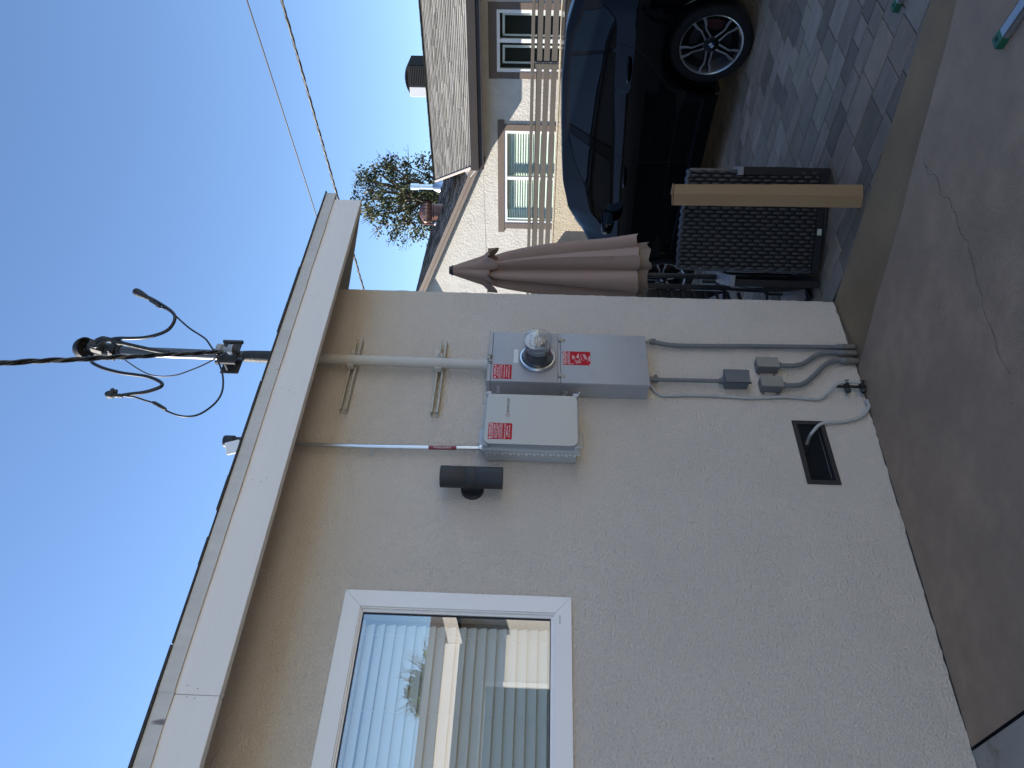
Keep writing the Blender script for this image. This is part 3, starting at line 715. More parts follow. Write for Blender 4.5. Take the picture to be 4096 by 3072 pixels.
# bracket and spool insulator
bk = MB(); bk.box(2.890, 3.068, -0.112, -0.104, 3.540, 3.645, .002); bk.box(2.890, 3.068, -0.036, -0.030, 3.540, 3.645, .002)
for xx in (2.905, 3.052): bk.cyl((xx, -0.125, 3.60), (xx, -0.02, 3.60), .007, n=8)
for xx in (2.898, 3.060): bk.box(xx - .008, xx + .008, -0.124, -.104, 3.535, 3.65, .002)
bk.cyl((2.948, -0.165, 3.525), (2.948, -0.165, 3.655), .006, n=8); bk.box(2.938, 2.958, -0.17, -.108, 3.638, 3.645); bk.box(2.938, 2.958, -0.17, -.108, 3.532, 3.539)
link('wire_bracket', bk, MASTB, mast, 30)
ins = MB(); ins.lathe((2.948, -0.165, 3.545), (0, 0, 1), [(.010, 0), (.030, 0), (.032, .012), (.030, .026), (.017, .034), (.015, .044), (.017, .054), (.030, .060), (.034, .070), (.034, .088), (.028, .092), (.010, .092)], 28); link('insulator', ins, PORCE, mast, 45)

for z, lx, lab in ((2.8985, (2.650, 3.189), 'slotted beige strut channel just below the white fascia'), (2.4015, (2.647, 3.190), 'slotted beige strut channel halfway between the fascia and the grey panel')):
    t = thing('strut_channel', lab, 'strut channel', ((lx[0] + lx[1]) / 2, 0, z - .021), 'strut channels holding the mast pipe')
    q = MB(); x0, x1 = lx
    # back web with real slots
    sx = [x0 + .018 + .0508 * i for i in range(11)]
    xs = [x0]
    z0, z1, a, b = z - .0205, z + .0205, z - .0058, z + .0058
    q.box(x0, x1, -.004, -.001, b, z1); q.box(x0, x1, -.004, -.001, z0, a)
    e = x0
    for s_ in sx:
        if s_ > x1 - .03: break
        q.box(e, s_, -.004, -.001, a, b); e = s_ + .028
    q.box(e, x1, -.004, -.001, a, b)
    q.box(x0, x1, -.041, -.001, z1 - .0026, z1, .0008); q.box(x0, x1, -.041, -.001, z0, z0 + .0026, .0008)
    q.box(x0, x1, -.041, -.0388, z1 - .0105, z1 - .0022, .0008); q.box(x0, x1, -.041, -.0388, z0 + .0022, z0 + .0105, .0008)
    q.box(x0, x1, -.0388, -.032, z1 - .0105, z1 - .0085); q.box(x0, x1, -.0388, -.032, z0 + .0085, z0 + .0105)
    link('channel', q, STRUTP, t, 30)
    k = MB()
    for xx in (x0 + .034, x1 - .095): k.lathe((xx, -.004, z), (0, -1, 0), [(.016, 0), (.016, .002), (.009, .0025), (.009, .008), (0, .0085)], 14)
    link_each('anchor_bolt', k, STRUTP, t, 30)

def strands(A, B, sag, r, R, pitch, n, seed=0, parts=None):
    """helically twisted conductors along a sagging line."""
    A, B = V(A), V(B); Ln = (B - A).length; k = max(12, int(Ln / pitch * 9)); t = (B - A).normalized()
    nx = t.cross(V((0, 0, 1))).normalized(); ny = nx.cross(t); out = []
    for s_ in range(n):
        pts = []
        for i in range(k + 1):
            u = i / k; ph = 2 * math.pi * (u * Ln / pitch + s_ / n) + seed
            pts.append(A + (B - A) * u - V((0, 0, 4 * sag * u * (1 - u))) + (nx * math.cos(ph) + ny * math.sin(ph)) * R)
        out.append(pts)
    return out
drop = thing('service_drop', 'twisted black overhead cable coming down from above to the mast bracket', 'power cable', (2.90, -0.19, 3.60))
A0 = V((2.915, -0.182, 3.597)); A1 = V((1.963, -1.096, 3.924)); A2 = A0 + (A1 - A0) * 8.5
ss_ = strands(A0, A2, 0.05, 0.008, 0.0068, 0.36, 3)
q = MB(); q.tube(ss_[0], 0.0064, 7); q.tube(ss_[1], 0.0064, 7); link('insulated_wire', q, CABLE, drop, 60)
q = MB(); q.tube(ss_[2], 0.0045, 6); link('bare_wire', q, BARE, drop, 60)
def wire(name, label, group, paths, material=CABLE, cat='cable', k=6, n=9):
    b = MB()
    for pts, r in paths:
        sp = smooth_path(pts, k); b.tube(sp, r, n)
    return b
def P(lst, y0, y1=None):
    y1 = y0 if y1 is None else y1; n = len(lst)
    return [(a, y0 + (y1 - y0) * min(1, i / (n - 1) * 1.6), z) for i, (a, z) in enumerate(lst)]
lr = P([(2.965, 4.36), (2.953, 4.326), (2.985, 4.289), (3.003, 4.224), (2.998, 4.139), (2.999, 4.056), (3.02, 3.98), (3.049, 3.934), (3.094, 3.916), (3.142, 3.923), (3.181, 3.951), (3.228, 4.012), (3.284, 4.1), (3.311, 4.151)], -.15, -.22)
tr = P([(3.245, 4.075), (3.223, 4.045), (3.212, 4.001), (3.173, 3.942), (3.119, 3.879), (3.07, 3.818), (3.033, 3.762), (2.992, 3.705), (2.94, 3.662), (2.895, 3.625)], -.222, -.20)
t = thing('connected_cable', 'thick black cable looping right of the mast to a taped connector end', 'cable', (2.965, -.15, 4.36), 'cable loops at the weatherhead')
link('thick_wire', wire('', '', '', [(lr, .0096)]), CABLE, t, 60); link('thin_wire', wire('', '', '', [(tr, .0052)]), CABLE, t, 60)
q = MB(); q.tube(smooth_path([(3.27, -.22, 4.085), (3.30, -.22, 4.14), (3.325, -.222, 4.185), (3.345, -.222, 4.222), (3.352, -.222, 4.235)], 3), [.011, .011, .012, .014, .0165, .019, .021, .022, .023, .022, .019, .015, .009][:13], 12)
q.tube([(3.222, -.224, 4.035), (3.247, -.224, 4.072), (3.268, -.224, 4.11)], [.007, .0105, .008], 8)
link('connector', q, TAPE, t, 40)
ll = P([(2.885, 4.345), (2.833, 4.304), (2.798, 4.252), (2.768, 4.187), (2.739, 4.095), (2.721, 4.009), (2.703, 3.933), (2.674, 3.87), (2.644, 3.829), (2.617, 3.824), (2.595, 3.853), (2.573, 3.902), (2.56, 3.965), (2.546, 4.022), (2.548, 4.05)], -.15, -.22)
tl = P([(2.546, 4.005), (2.544, 3.97), (2.541, 3.932), (2.525, 3.88), (2.507, 3.822), (2.481, 3.778), (2.459, 3.735), (2.439, 3.678), (2.435, 3.626), (2.45, 3.58), (2.49, 3.542), (2.544, 3.512), (2.609, 3.503), (2.691, 3.52), (2.767, 3.552), (2.846, 3.596), (2.90, 3.605)], -.222, -.20)
t = thing('connected_cable', 'thick black cable looping left of the mast to a stubby taped connector', 'cable', (2.885, -.15, 4.345), 'cable loops at the weatherhead')
link('thick_wire', wire('', '', '', [(ll, .0096)]), CABLE, t, 60); link('thin_wire', wire('', '', '', [(tl, .0052)]), CABLE, t, 60)
q = MB(); q.tube([(2.546, -.22, 4.0), (2.548, -.22, 4.045), (2.551, -.22, 4.052), (2.553, -.22, 4.075), (2.557, -.22, 4.092)], [.0105, .0115, .020, .022, .012], 9)
q.obox((2.575, -.225, 4.062), ((.9, 0, .3), (0, 1, 0), (-.3, 0, .9)), (.012, .010, .010), .003); q.obox((2.570, -.225, 4.040), ((.9, 0, .2), (0, 1, 0), (-.2, 0, .9)), (.012, .008, .005), .002)
q.tube(smooth_path([(2.509, -.222, 3.83), (2.494, -.222, 3.80), (2.476, -.222, 3.768), (2.462, -.222, 3.742)], 3), [.005, .009, .0105, .0095, .010, .0105, .009, .010, .0085, .005], 9)
link_each('connector', q, TAPE, t, 40, [(2.55,-.22,4.06),(2.48,-.22,3.78)])
q = wire('', '', '', [(P([(2.858, 4.155), (2.837, 4.119), (2.806, 4.074), (2.761, 4.004), (2.728, 3.939), (2.716, 3.881), (2.718, 3.829), (2.731, 3.78), (2.757, 3.736), (2.803, 3.67), (2.857, 3.616), (2.90, 3.597)], -.19), .0038)])
q.obox((2.846, -.19, 4.135), ((.8, 0, .6), (0, 1, 0), (-.6, 0, .8)), (.017, .008, .008), .002)
tag(link('neutral_wire', q, mat('neutral_grey', (0.10, 0.10, 0.105), 0.5, 0.4), None, 60), 'thin grey neutral wire drooping left of the mast', 'cable')

# ---- small light fitting on the roof edge
t = thing('roof_light', 'small black and white light fitting standing on the roof edge', 'light fitting', (2.515, 0.1, 3.343))
q = MB(); q.lathe((2.512, .1, 3.343), (0, 0, 1), [(.022, 0), (.022, .10), (.026, .105), (.026, .142), (.032, .146), (.0335, .150), (.0335, .198), (.031, .203), (0, .203)], 22); link('tube', q, LAMPBLK, t, 40)
q = MB(); q.obox((2.462, .085, 3.478), (V((.80, -.35, .25)).normalized(), V((.42, .88, 0)).normalized(), V((-.25, .1, .96)).normalized()), (.034, .012, .040), .003)
link('reflector', q, mat('reflector_white', (0.85, 0.85, 0.84), 0.3), t, 30)
q = MB(); q.cyl((2.455, .09, 3.345), (2.455, .09, 3.45), .008, n=8); q.box(2.415, 2.50, .07, .12, 3.335, 3.352, .002); link('stem', q, BLACKM, t, 30)

# ================================================================== EMT CONDUIT ABOVE THE COMBINER
t = thing('metal_conduit', 'shiny steel conduit running from the eave down to the silver box', 'conduit', (2.405, -0.04, 2.126))
EX = lambda z: 2.4145 + (2.4025 - 2.4145) * min(1, max(0, (z - 2.14) / .5))
link('pipe', MB().tube([(EX(2.126), -.04, 2.126), (EX(2.3), -.04, 2.3), (EX(2.7), -.04, 2.7), (2.4025, -.04, 3.26)], .0117, 20), STEEL, t, 40)
q = MB(); q.lathe((EX(2.13), -.04, 2.1255), (0, 0, 1), [(.012, 0), (.0205, 0), (.0215, .004), (.0205, .012), (.016, .013), (.0155, .018), (.0118, .020)], 20); link('connector', q, STEEL, t, 40)
q = MB(); q.lathe((2.4025, -.04, 2.696), (0, 0, 1), [(.0118, 0), (.0135, 0), (.0135, .019), (.0118, .019)], 20); q.box(2.372, 2.392, -.005, -.001, 2.696, 2.715, .001); q.lathe((2.380, -.005, 2.7055), (0, -1, 0), [(.006, 0), (.006, .003), (0, .004)], 10); link('strap', q, STEEL, t, 40)
# curved label on the conduit
q = MB(); rows = []
zt, zb, RL = 2.404, 2.2595, .0122
def oncyl(a, z, r): return (EX(z) + r * math.sin(a), -.04 - r * math.cos(a), z)
AZ0 = rad(36)   # the side turned to a person standing in front and left
for z in (zt, (zt + zb) / 2, zb): rows.append([oncyl(rad(d) , z, RL) for d in range(-90, 61, 10)])
q.grid(rows); lb = link('warning_label', q, MAROON, t, 60)
tx = MB()
for s_, wd, h, off in (('WARNING: PHOTOVOLTAIC', .136, .0078, rad(15)), ('POWER SOURCE', .088, .0082, rad(-33))):
    vs, fs = text_verts(s_, wd, h)
    tx.add([oncyl(off + b / RL, (zt + zb) / 2 - a, RL + .0004) for a, b in vs], fs)
link('lettering', tx, INK, lb, 0)

# ================================================================== LOWER CONDUITS AND BOXES
t = thing('plastic_conduit', 'long grey plastic conduit from the right of the panel bottom down to the slab', 'conduit', (3.24, -.03, 0))
q = MB(); q.tube(smooth_path([(3.236, -.035, 1.205), (3.232, -.035, 1.172), (3.222, -.03, 1.115), (3.2185, -.026, 1.05), (3.218, -.025, .963), (3.224, -.025, .75), (3.229, -.025, .615), (3.240, -.025, .12), (3.242, -.025, .03)]), .0137, 18); link('pipe', q, PVC, t, 50)
link('elbow_fitting', MB().tube(smooth_path([(3.165, -.05, 1.239), (3.19, -.05, 1.236), (3.222, -.042, 1.228), (3.237, -.036, 1.205)]), .015, 14), PIPEPAINT, t, 50)
link('coupling', MB().lathe((3.2335, -.035, 1.163), (.1, 0, 1), [(.0138, 0), (.0185, 0), (.0185, .026), (.0138, .026)], 18), PVCD, t, 40)
def ground_fit(x, zlo, par):
    q = MB(); q.lathe((x, -.026, zlo + .07), (0, 0, 1), [(.0138, 0), (.0178, 0), (.0182, .028), (.0165, .032), (.0138, .034)], 18); link('pipe_collar', q, PVC, par, 40)
    q = MB(); q.lathe((x, -.026, zlo), (0, 0, 1), [(.0, 0), (.0185, 0), (.0195, .008), (.0185, .012), (.0185, .066), (.0165, .069), (.0138, .070)], 18); link('coupling', q, COUP, par, 40)
ground_fit(3.243, .004, t)
t = thing('plastic_conduit', 'short straight grey conduit from the panel down to the dark grey box', 'conduit', (2.937, -.035, .81))
link('pipe', MB().tube([(2.936, -.035, 1.238), (2.936, -.035, 1.1), (2.939, -.035, .808)], .0117, 18), PVC, t, 40)
q = MB(); q.lathe((2.936, -.035, 1.172), (0, 0, 1), [(.0118, 0), (.017, 0), (.017, .025), (.0165, .03), (.015, .064), (.0118, .066)], 18); q.box(2.953, 2.966, -.045, -.025, 1.178, 1.192, .002); link('coupling', q, PVCD, t, 40)
t = thing('outlet_box', 'dark grey weatherproof box with a bowed cover at the end of the short conduit', 'junction box', (2.95, 0, .668))
q = MB(); q.box(2.909, 2.990, -.058, -.001, .674, .803, .003); link('body', q, PVCD, t, 30)
q = MB(); rows = []
for z in (.668, .671, .805, .8085):
    e = 0.002 if z in (.668, .8085) else 0
    rows.append([(2.902 + .094 * u, -.060 - e * 0 - (0.0 if z in (.668, .8085) else .012) - .007 * math.sin(math.pi * u), z) for u in [k / 10 for k in range(11)]])
q.grid(rows); q.box(2.902, 2.996, -.062, -.0575, .668, .8085, .001); 
for xx in (2.907, 2.992): q.box(xx - .006, xx + .006, -.068, -.0575, .664, .670)
link('cover', q, PVCD, t, 40)
link('hub', MB().lathe((2.939, -.035, .801), (0, 0, 1), [(.0118, .03), (.0165, .03), (.0165, .018), (.0195, .016), (.0195, 0)], 18), PVCD, t, 40)
def jbox(lab, x0, x1, z0, z1, xo, zlo):
    t = thing('junction_box', lab, 'junction box', ((x0 + x1) / 2, 0, z0), 'beige junction boxes low on the wall')
    q = MB(); q.box(x0 + .002, x1 - .002, -.056, -.001, z0 + .002, z1 - .002, .002); b = link('body', q, PVC, t, 30)
    q = MB(); q.box(x0, x1, -.062, -.0535, z0, z1, .002); link('cover', q, JBOX, t, 30)
    q = MB()
    for a in (x0 + .012, x1 - .012):
        for c_ in (z0 + .012, z1 - .012): q.lathe((a, -.062, c_), (0, -1, 0), [(.0034, 0), (.0034, .0016), (0, .002)], 8)
    link_each('screw', q, DULLSTEEL, t, 30)
    q = MB()
    for c_ in (z0 + .022, z1 - .018):
        for e in (x0 - .005,): q.lathe((e, -.001, c_), (0, -1, 0), [(0.0035, .004), (.009, .004), (.009, 0)], 12)
    link_each('mounting_lug', q, PVC, t, 30)
    q = MB(); q.lathe((xo, -.028, z0 + .004), (0, 0, -1), [(.019, 0), (.019, .022), (.0138, .024)], 18); link('hub', q, PVCD, t, 40)
    return t
jbox('beige junction box nearer the wall corner, first of the two', 3.0365, 3.1125, .481, .606, 3.079, .02)
jbox('beige junction box with a paint-chipped lower edge, further from the wall corner', 2.891, 2.9665, .485, .6075, 2.9285, .02)
for lab, pts in (('S-bent grey conduit from the beige box nearer the corner', [(3.079, .465), (3.079, .42), (3.081, .385), (3.097, .335), (3.120, .302), (3.150, .265), (3.176, .225), (3.188, .185), (3.190, .15), (3.191, .10), (3.192, .06)]),
                 ('S-bent grey conduit from the beige box further from the corner', [(2.9285, .465), (2.929, .42), (2.935, .38), (2.956, .345), (2.985, .312), (3.030, .268), (3.075, .228), (3.108, .188), (3.126, .150), (3.130, .11), (3.131, .06)])):
    t = thing('plastic_conduit', lab, 'conduit', (pts[-1][0], -.026, 0), 'S-bent conduits between boxes and slab')
    link('pipe', MB().tube(smooth_path([(a, -.027, z) for a, z in pts]), .0137, 18), PVC, t, 50)
    ground_fit(pts[-1][0], .006 if pts[-1][0] > 3.15 else .012, t)
# armoured flex
def flex(pts, r=.0085):
    sp = smooth_path(pts, 8); L_ = [0]
    for a, b in zip(sp[:-1], sp[1:]): L_.append(L_[-1] + (b - a).length)
    n = int(L_[-1] / .0026); out = []; rs = []; j = 0
    for i in range(n + 1):
        d = L_[-1] * i / n
        while j < len(sp) - 2 and L_[j + 1] < d: j += 1
        f = (d - L_[j]) / max(1e-6, L_[j + 1] - L_[j]); out.append(sp[j] + (sp[j + 1] - sp[j]) * f); rs.append(r * (1.0 + 0.11 * math.sin(2 * math.pi * d / .0104)))
    return out, rs
q = MB(); a, b = flex([(2.902, -.03, 1.238), (2.897, -.022, 1.212), (2.872, -.013, 1.194), (2.848, -.012, 1.172), (2.840, -.012, 1.134), (2.848, -.012, .982), (2.846, -.012, .811), (2.839, -.012, .675), (2.848, -.012, .56), (2.855, -.012, .468), (2.846, -.012, .333), (2.853, -.014, .277), (2.896, -.022, .227), (2.936, -.038, .18), (2.946, -.046, .14), (2.948, -.046, .05)]); q.tube(a, b, 9)
tag(link('flexible_conduit', q, FLEXW, None, 60), 'white armoured cable snaking from the panel down to the ground rod', 'cable')
q = MB(); a, b = flex([(2.846, -.012, .025), (2.841, -.012, .035), (2.820, -.013, .030), (2.791, -.013, .036), (2.737, -.013, .080), (2.709, -.012, .13), (2.690, -.012, .20), (2.683, -.013, .255), (2.676, -.014, .30), (2.658, -.014, .334), (2.633, -.010, .360), (2.605, .015, .386), (2.575, .05, .40)], .009); q.tube(a, b, 9)
tag(link('flexible_conduit', q, FLEXW, None, 60), 'white armoured cable curving from the slab into the black crawl vent', 'cable')
t = thing('ground_rod', 'dark ground rod with two corroded clamps beside the wall at the slab', 'ground rod', (2.931, -.03, 0))
link('rod', MB().cyl((2.930, -.030, -.02), (2.929, -.030, .19), .0085, n=12), CLAMPB, t, 40)
q = MB()
for z in (.128, .044):
    q.obox((2.936, -.036, z), ((1, 0, 0), (0, 1, 0), (0, 0, 1)), (.020, .018, .010), .004)
    q.cyl((2.955, -.036, z), (2.968, -.036, z), .008, n=8); q.lathe((2.894, -.034, z), (0, -1, .4), [(0, .016), (.013, .014), (.016, .006), (.014, -.004)], 12); q.cyl((2.915, -.034, z), (2.885, -.034, z), .011, n=8); q.lathe((2.958, -.045, z - .015), (0, 0, 1), [(0, .014), (.008, .012), (.008, 0)], 8)
link_each('clamp', q, CLAMPB, t, 40, [(2.93, -.036, .128), (2.93, -.036, .044)])

# ================================================================== NEIGHBOUR'S LOT (own frame: s along, n into, z up)
FL = V((0.145, -0.9894, 0)).normalized(); FN = V((FL.y * -1, FL.x, 0)); FO = V((13.782, 3.596, 0)); 
def F(s, n, z): return FO + FL * s + FN * n + V((0, 0, z))
def fbox(mb, s0, s1, n0, n1, z0, z1, bev=0.0):
    return mb.obox(F((s0 + s1) / 2, (n0 + n1) / 2, (z0 + z1) / 2), (FL, FN, (0, 0, 1)), (abs(s1 - s0) / 2, abs(n1 - n0) / 2, abs(z1 - z0) / 2), bev)
TRIM = mat('brown_trim', (0.135, 0.102, 0.084), 0.7, var=(0.12, 6), bump=(30, .003), stretch=(1, .2, 2))
EAVEB = mat('brown_eave', (0.032, 0.024, 0.02), 0.4, var=(0.2, 4))
RAKET = mat('tan_rake', (0.20, 0.155, 0.122), 0.6, var=(0.08, 5))
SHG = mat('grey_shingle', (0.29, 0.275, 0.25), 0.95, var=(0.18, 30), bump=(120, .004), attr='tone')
SHD = mat('shaded_shingle', (0.155, 0.16, 0.165), 0.95, var=(0.2, 30), bump=(120, .004), attr='tone')  # same shingle as the main roof, the wing's shade put into its colour
GLASSN = glass_mat('house_glass', (0.85, 0.90, 0.87), 1.35)
nh = thing('neighbour_house', 'white stucco neighbour house with brown eave, two windows and grey shingle roofs', 'house', F(-2, 3, 0))
wallm = MB()
W1 = (-0.005, 1.07, 1.50, 2.70); W2 = (-3.09, -1.108, 1.50, 2.565)
def fsheet(mb, s0, s1, z0, z1, holes, n=0.0):
    xs = sorted({s0, s1, *[h[0] for h in holes], *[h[1] for h in holes]}); zs = sorted({z0, z1, *[h[2] for h in holes], *[h[3] for h in holes]})
    for i in range(len(xs) - 1):
        for j in range(len(zs) - 1):
            cx = (xs[i] + xs[i + 1]) / 2; cz = (zs[j] + zs[j + 1]) / 2
            if any(h[0] < cx < h[1] and h[2] < cz < h[3] for h in holes): continue
            mb.poly([F(xs[i], n, zs[j]), F(xs[i + 1], n, zs[j]), F(xs[i + 1], n, zs[j + 1]), F(xs[i], n, zs[j + 1])])
fsheet(wallm, -9.2, 6.0, -0.1, 2.9, [W1, W2])
fbox(wallm, -9.1, 5.9, .004, .03, 2.80, 2.99)
PEAK = (-5.2, 4.66); RK = -0.43
def wing_z(s): return PEAK[1] + RK * (s - PEAK[0]) if s > PEAK[0] else PEAK[1] - RK * (s - PEAK[0])
wallm.poly([F(-9.2, 0, 2.9), F(-1.35, 0, 2.9), F(-1.35, 0, 3.0), F(PEAK[0], 0, PEAK[1] - .1), F(-9.2, 0, wing_z(-9.2) - .1)])
wallm.poly([F(-1.35, 0, 2.9), F(6, 0, 2.9), F(6, 0, 3.3), F(-1.35, 0, 3.3)])
for (a, b, c_, d) in (W1, W2):
    for q in ([(a, c_), (b, c_)], [(b, c_), (b, d)], [(b, d), (a, d)], [(a, d), (a, c_)]):
        wallm.poly([F(q[0][0], 0, q[0][1]), F(q[1][0], 0, q[1][1]), F(q[1][0], .12, q[1][1]), F(q[0][0], .12, q[0][1])])
wallm.poly([F(6, 0, -.1), F(6, 9, -.1), F(6, 9, 3.2), F(6, 0, 3.2)]); wallm.poly([F(-9.2, 0, -.1), F(-9.2, 9, -.1), F(-9.2, 9, 3), F(-9.2, 0, 3)])
link('wall', wallm, CREAM, nh, 0)
RR = random.Random(11)
def shingles(p00, p10, p01, p11, ncourse, tab, th=0.018):
    """tabs laid in courses; p00->p10 along the lower edge, p01->p11 along the upper edge."""
    mb = MB(); p00, p10, p01, p11 = (V(p) for p in (p00, p10, p01, p11))
    nrm = (p10 - p00).cross(p01 - p00).normalized()
    if nrm.z < 0: nrm = -nrm
    for i in range(ncourse):
        v0, v1 = i / ncourse, (i + 1) / ncourse
        a0, a1 = p00.lerp(p01, v0), p10.lerp(p11, v0); b0, b1 = p00.lerp(p01, v1), p10.lerp(p11, v1)
        L0 = (a1 - a0).length; u = -RR.uniform(0, tab) / L0
        while u < 1:
            w_ = tab * RR.choice([.7, 1, 1, 1.35]) / L0; u0, u1 = max(0, u), min(1, u + w_); u += w_
            if u1 <= u0: continue
            h = th * RR.uniform(.7, 1.3); drop = -(b0 - a0) * RR.uniform(0, .10)
            q = [a0.lerp(a1, u0) + nrm * h + drop, a0.lerp(a1, u1) + nrm * h + drop, b0.lerp(b1, u1) + nrm * .002, b0.lerp(b1, u0) + nrm * .002]
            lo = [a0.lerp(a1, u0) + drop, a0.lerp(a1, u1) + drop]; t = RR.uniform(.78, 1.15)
            mb.add(q + lo, [(0, 1, 2, 3), (0, 4, 5, 1)], (t, t * RR.uniform(.97, 1.02), t * RR.uniform(.94, 1.02))); mb.tone[len(mb.f) - 1] = .25  # riser faces toned dark to stand in for the shade under each tab
    return mb
# main roof facing us
E0, E1 = F(-1.66, -.50, 3.17), F(6.2, -.50, 3.205); R0_, R1_ = F(-3.40, 2.5, 4.335), F(6.2, 2.5, 4.50)
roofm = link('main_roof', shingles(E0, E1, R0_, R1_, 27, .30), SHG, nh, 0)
bm2 = MB(); bm2.prism([E0, E1, R1_, R0_], (0, 0, -.05)); bm2.prism([R0_, R1_, F(6.2, 6, 3.3), F(-3.4, 6, 3.1)], (0, 0, -.05)); link('roof_deck', bm2, RAKET, nh, 0)
rc = MB()
u = 0
while u < 1:
    a = R0_.lerp(R1_, u); b = R0_.lerp(R1_, min(1, u + .031)); rc.obox((a + b) / 2 + V((0, 0, .014)), (FL, FN, (0, 0, 1)), (.148, .09, .016), .004); u += .0285
link('ridge_cap', rc, SHG, nh, 0)
# raised edge flashing of the main roof over the wing
fl = MB(); d = (R0_ - E0).normalized()
fl.obox((E0 + R0_) / 2 + V((0, 0, -.005)), (d, FL, d.cross(FL)), ((R0_ - E0).length / 2, .018, .045)); link('edge_flashing', fl, mat('flashing_tan', (0.52, 0.46, 0.40), 0.5), nh, 0)
fl = MB(); fl.prism([F(-1.70, -.45, 3.07), F(-1.70, .35, 3.34), F(-2.0, .35, 3.47), F(-1.98, -.3, 3.24)], (0, 0, .01)); link('step_flashing', fl, mat('flashing_grey', (0.45, 0.45, 0.44), 0.5, .3), nh, 0)
q = MB(); fbox(q, -1.705, 6.2, -.54, -.495, 3.035, 3.19, .004); link('gutter', q, EAVEB, nh, 30)
q = MB(); fbox(q, -1.70, 6.2, -.492, -.465, 2.94, 3.16, .002); fbox(q, -1.70, -1.665, -.464, 0.0, 2.94, 3.15); link('eave_fascia', q, EAVEB, nh, 0)
q = MB(); q.poly([F(-1.66, -.46, 3.06), F(6.2, -.46, 3.06), F(6.2, 0, 3.2), F(-1.66, 0, 3.2)]); link('eave_soffit', q, CREAM, nh, 0)
# wing roof
WR = 7.5
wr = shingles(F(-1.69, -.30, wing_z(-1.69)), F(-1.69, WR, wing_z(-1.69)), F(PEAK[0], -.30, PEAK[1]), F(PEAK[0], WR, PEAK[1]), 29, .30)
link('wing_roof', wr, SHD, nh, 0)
q = MB(); q.prism([F(-1.69, -.28, wing_z(-1.69)), F(-1.69, WR, wing_z(-1.69)), F(PEAK[0], WR, PEAK[1]), F(PEAK[0], -.28, PEAK[1])], (0, 0, -.04)); q.prism([F(PEAK[0], -.28, PEAK[1]), F(PEAK[0], WR, PEAK[1]), F(-9.4, WR, wing_z(-9.4)), F(-9.4, -.28, wing_z(-9.4))], (0, 0, -.04)); link('wing_deck', q, SHD, nh, 0)
def rake(mb, s0, s1, n0, n1, lo, hi):
    mb.prism([F(s0, n0, wing_z(s0) + lo), F(s1, n0, wing_z(s1) + lo), F(s1, n0, wing_z(s1) + hi), F(s0, n0, wing_z(s0) + hi)], FN * (n1 - n0))
q = MB(); rake(q, PEAK[0], -1.72, -.32, -.285, -.06, .018); rake(q, PEAK[0], -1.72, -.29, -.25, -.135, -.062); rake(q, -9.4, PEAK[0], -.32, -.285, -.06, .018); rake(q, -9.4, PEAK[0], -.29, -.25, -.135, -.062)
link('rake_board', q, RAKET, nh, 0)
# windows
def nwindow(sx, sz, wd, mull, trims, lab):
    s0, s1 = sx; z0, z1 = sz
    q = MB()
    O = (s0, s1, z0, z1)
    fbox(q, s0, s1, -.02, .05, z1 - .055, z1); fbox(q, s0, s1, -.02, .05, z0, z0 + .055); fbox(q, s0, s0 + .055, -.02, .05, z0 + .055, z1 - .055); fbox(q, s1 - .055, s1, -.02, .05, z0 + .055, z1 - .055)
    fbox(q, mull - .032, mull + .032, -.015, .05, z0 + .055, z1 - .055)
    w_ = link('window', q, WHITE, nh, 0, lab)
    q = MB(); q.poly([F(s0 + .05, .02, z0 + .05), F(s1 - .05, .02, z0 + .05), F(s1 - .05, .02, z1 - .05), F(s0 + .05, .02, z1 - .05)]); link('glass_pane', q, GLASSN, w_, 0)
    q = MB()
    for t in trims: fbox(q, *t)
    link('trim', q, TRIM, w_, 0)
    return w_
wn = nwindow((-0.0, 1.07), (1.50, 2.70), 0, .545, [(-.12, 1.19, -.035, .0, 2.703, 2.85), (-.118, -.002, -.030, 0, 1.4, 2.70), (1.072, 1.187, -.030, 0, 1.4, 2.70), (-.12, 1.19, -.034, 0, 1.30, 1.398)], 'white slider window in brown trim, half shaded by the eave')
q = MB()
for (a, b) in ((.60, .95), (.12, .40)): 
    fbox(q, a, a + .03, .09, .11, 1.52, 2.60); fbox(q, b, b + .04, .09, .11, 1.52, 2.60); fbox(q, a, b, .09, .11, 2.56, 2.60)
link('inner_sash', q, WHITE, wn, 0)
wn2 = nwindow((-3.09, -1.108), (1.50, 2.565), 0, -2.09, [(-3.30, -.90, -.034, .0, 2.568, 2.695), (-3.215, -3.092, -.030, 0, 1.4, 2.565), (-1.106, -.985, -.030, 0, 1.4, 2.565)], 'wide white window in brown trim with half closed blinds')
q = MB()
for i in range(20):
    z = 2.505 - i * .05
    q.poly([F(-3.03, .110, z), F(-1.165, .110, z), F(-1.165, .080, z - .048), F(-3.03, .080, z - .048)])
link('blind', q, mat('neighbour_blind', (0.72, 0.78, 0.70), .6), wn2, 0)
q = MB(); q.poly([F(-3.3, 1.0, 1.3), F(1.3, 1.0, 1.3), F(1.3, 1.0, 2.9), F(-3.3, 1.0, 2.9)]); q.poly([F(-3.3, .13, 1.45), F(1.3, .13, 1.45), F(1.3, 1., 1.45), F(-3.3, 1., 1.45)]); q.poly([F(-3.3, .13, 2.75), F(1.3, .13, 2.75), F(1.3, 1., 2.75), F(-3.3, 1., 2.75)])
link('room', q, mat('neighbour_room', (0.10, 0.115, 0.12), .8), nh, 0)

